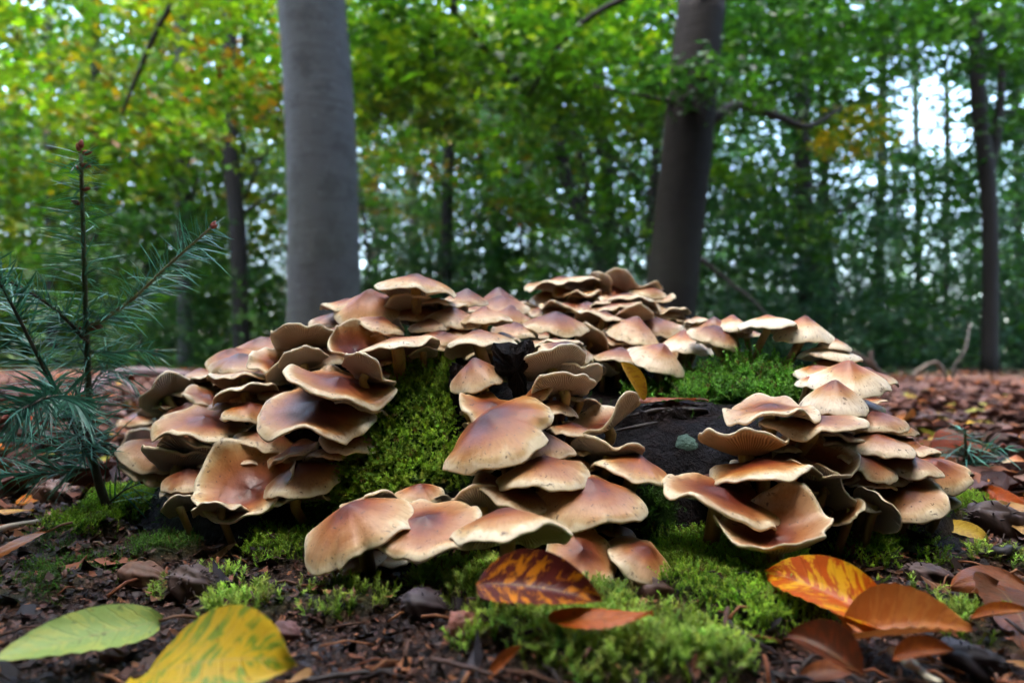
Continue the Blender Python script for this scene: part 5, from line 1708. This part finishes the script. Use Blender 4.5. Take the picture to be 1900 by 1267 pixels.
# younger trees with foliage down to the ground
for i in range(32):
    px = -700 + 3300 * (i + rs.uniform(.1, .9)) / 32
    d = rs.uniform(12, 19)
    cr = ('yl' if px < 420 else ('tg' if px < 1250 else 'tt'))[rs.integers(0, 2)]
    zn = 'past the fir sapling' if px < 330 else ('left of the grey beech' if px < 560 else ('between the two beeches' if px < 1230 else ('behind the cream shelf mushrooms' if px < 1640 else 'beyond the litter clearing')))
    tree(f"low young tree with {dict(y='yellow', l='lime', t='blue-green', g='green')[cr]} foliage {zn}", [(px, 690), (px + rs.uniform(-15, 15), 520), (px + rs.uniform(-30, 30), 350)], rs.uniform(5, 8), d, 'bark',
         cr, (.9, 1.0, 1.05), 3.2, rs.uniform(.42, .58), (), seed=300 + i, name='young_tree', group='young trees in the undergrowth', seg=8, crown_dz=-.35)

# undergrowth
SHRUBS = {k_: crown_mesh('shrub_' + k_, 30 + n, .05, 2.0, 1.5, 230, 22, .075, p, m, 0, .36, -1.2)[0] for n, (k_, p, m) in enumerate([('t', 'teal', ('dark', .3)), ('d', 'dark', ('green', .3)), ('l', 'green', ('lime', .5))])}
for i in range(62):
    px = -900 + 3700 * (i + rs.uniform(.1, .9)) / 62
    d = rs.uniform(7.5, 20)
    kind = ('dlt' if px < 520 else 'tdt')[rs.integers(0, 3)]
    p = at(px, 672, d); p[2] = float(G(p[0], p[1])) - .05
    root = empty('shrub', p)
    sc = rs.uniform(.6, 1.15) * (.7 + d / 30)
    o = put('crown', SHRUBS[kind], root, None, (.95, 1, 1.05, 1)); o.rotation_euler = (0, 0, rs.uniform(0, 6.28)); o.scale = (sc, sc, sc)
    st = put('stem', None, root)
    bpy.data.objects.remove(st)
    V, P, _ = tube(np.array([[0, 0, -.05], [.02, 0, .5 * sc], [.05, .03, 1.3 * sc]]), [.02, .015, .006], 6)
    put('stem', mesh_data('shrub_stem', V, P, MAT['bark']), root)
    zn = 'past the fir sapling' if px < 330 else ('left of the grey beech' if px < 560 else ('between the two beeches' if px < 1230 else ('behind the cream shelf mushrooms' if px < 1640 else 'beyond the litter clearing')))
    tag(root, {'t': 'blue-green leafy shrub ', 'd': 'dark green leafy shrub ', 'l': 'light green leafy shrub '}[kind] + zn,
        'shrub', 'undergrowth shrubs')

# the wood beyond, which reads as one mass
J = Join()
n = 6000
a = rs.uniform(-1.25, 1.25, n); dd = rs.uniform(34, 52, n); zz = rs.uniform(0, 1, n) ** 1.35 * 17
ok = 2.6 * fbm(a * 26, zz * .55, 7.0) > np.where(zz < 9, -1.7, -.5 + (zz - 9) / 20)
ok &= ~((np.abs(a - .55) < .075) & (np.abs(zz / dd - .37) < .085))
C_ = np.stack([np.sin(a) * dd, np.cos(a) * dd, zz], 1)[ok]
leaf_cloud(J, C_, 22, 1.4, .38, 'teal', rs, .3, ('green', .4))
for i in range(38):
    aa = rs.uniform(-1.2, 1.2); d_ = rs.uniform(38, 55)
    x, y = math.sin(aa) * d_, math.cos(aa) * d_
    V, P, _ = tube(np.array([[x, y, -.3], [x + rs.normal(0, .3), y, 8], [x + rs.normal(0, .6), y, 17]]), np.array([.22, .16, .06]) * rs.uniform(.5, 1.4), 6, False)
    J.add(V, P, (.05, .05, .05, 1))
tag(put('far_wood', J.mesh('far_wood', MAT['foliage'], False)), 'haze-tinted blue-green mass of distant woodland closing the view', 'wood', kind='stuff').color = (1.05, 1.1, 1.15, 1)  # distance haze put into the leaf colour as a cool tint

# fallen wood behind the stump
def dead_wood(label, pix, d, w, col, name='fallen_branch', sides=()):
    pts = [at(px, py, d + dz) for px, py, dz in pix]
    pts = np.array(pts)
    base = pts[0].copy()
    root = empty(name, base)
    path = spline(pts, 16) - base
    r_ = np.random.default_rng(len(label))
    r = .5 * w / FPX * d
    V, P, _ = tube(path, np.linspace(r, r * .7, 16) * (1 + r_.normal(0, .06, 16)), 10)
    put('limb', mesh_data('dead_limb', V, P, MAT['wood'], True, np.tile(np.array([*col, 1]), (len(V), 1))), root)
    for sp, sw in sides:
        q = spline(np.array([at(px, py, d + dz) for px, py, dz in sp]), 8) - base
        V, P, _ = tube(q, np.linspace(.5 * sw / FPX * d, .2 * sw / FPX * d, 8), 6)
        put('side_branch', mesh_data('dead_side', V, P, MAT['wood'], True, np.tile(np.array([*col, 1]), (len(V), 1))), root)
    return tag(root, label, 'branch')


dead_wood('purplish fallen bough lying on the litter behind the fir sapling', [(130, 748, -.35), (200, 702, 0), (260, 690, .1), (350, 698, .2), (385, 712, .25)], 2.6, 24, (.22, .15, .15), sides=[([(225, 700, 0), (250, 725, -.15), (270, 752, -.5)], 8)])
dead_wood('dark broken branch leaning by the shelf of cream mushrooms', [(1660, 714, 0), (1620, 680, 0), (1585, 655, 0), (1560, 648, 0)], 3.6, 10, (.07, .045, .035), sides=[([(1622, 682, 0), (1615, 665, 0), (1618, 650, 0)], 12)])
dead_wood('curved bare root arching over the litter clearing', [(1690, 712, 0), (1700, 690, 0), (1735, 672, 0), (1752, 690, 0), (1758, 708, 0)], 4.2, 8, (.10, .075, .06))
dead_wood('bent dark sapling stem in front of the shrubs', [(1768, 706, 0), (1770, 680, 0), (1790, 650, 0), (1800, 600, .1)], 5.0, 6, (.03, .025, .022), name='bent_stem')
dead_wood('thin greyish stick lying across the litter clearing', [(1690, 778, 0), (1740, 770, .02), (1800, 782, 0)], 1.35, 7, (.14, .10, .10), name='lying_stick')

# unseen trees and shrubs added beside and behind the camera, blocking side light
rs = np.random.default_rng(97)
for i in range(20):
    a = math.radians(64 + 232 * (i + .5) / 20)
    r = rs.uniform(6.6, 7.6) if i in (0, 1, 18, 19) else rs.uniform(3.8, 5.2)
    x, y = math.sin(a) * r, math.cos(a) * r
    P = np.array([[x, y, -.1], [x + rs.normal(0, .1), y, 4], [x + rs.normal(0, .2), y, 9]])
    root = empty('light_blocking_tree', P[0])
    V, Pq, _ = tube(spline(P - P[0], 12), np.linspace(.16, .06, 12), 12)
    put('trunk', mesh_data('trunk', V, Pq, MAT['barkg']), root)
    cm, bm = CROWNS['gdlt'[i % 4]]
    for nm, me in (('crown', cm), ('branches', bm)):
        o = put(nm, me, root, (0, 0, -.9), (1, 1, 1, 1)); o.rotation_euler = (0, 0, rs.uniform(0, 6.28)); o.scale = (1.0, 1.0, 1.0)
    tag(root, 'unseen leafy tree added behind the photographer to block sky light', 'tree', 'light-blocking trees behind the photographer')

for i in range(24):  # unseen shrubs added to keep low light from under the caps
    a = math.radians(66 + 228 * (i + .5) / 24)
    r = rs.uniform(4.2, 5.0) if i in (0, 1, 22, 23) else rs.uniform(2.0, 2.9)
    x, y = math.sin(a) * r, math.cos(a) * r
    root = empty('light_blocking_shrub', (x, y, float(G(x, y)) - .05))
    o = put('crown', SHRUBS['dtl'[i % 3]], root, None, (1, 1, 1, 1)); o.rotation_euler = (0, 0, rs.uniform(0, 6.28)); sc = rs.uniform(.75, 1.0); o.scale = (sc * .8, sc * .8, sc)
    V, P, _ = tube(np.array([[0, 0, -.05], [.02, 0, .5], [.05, .03, 1.2]]), [.02, .015, .006], 6)
    put('stem', mesh_data('shrub_stem', V, P, MAT['bark']), root)
    tag(root, 'unseen leafy shrub added behind the photographer to block low light', 'shrub', 'light-blocking shrubs behind the photographer')
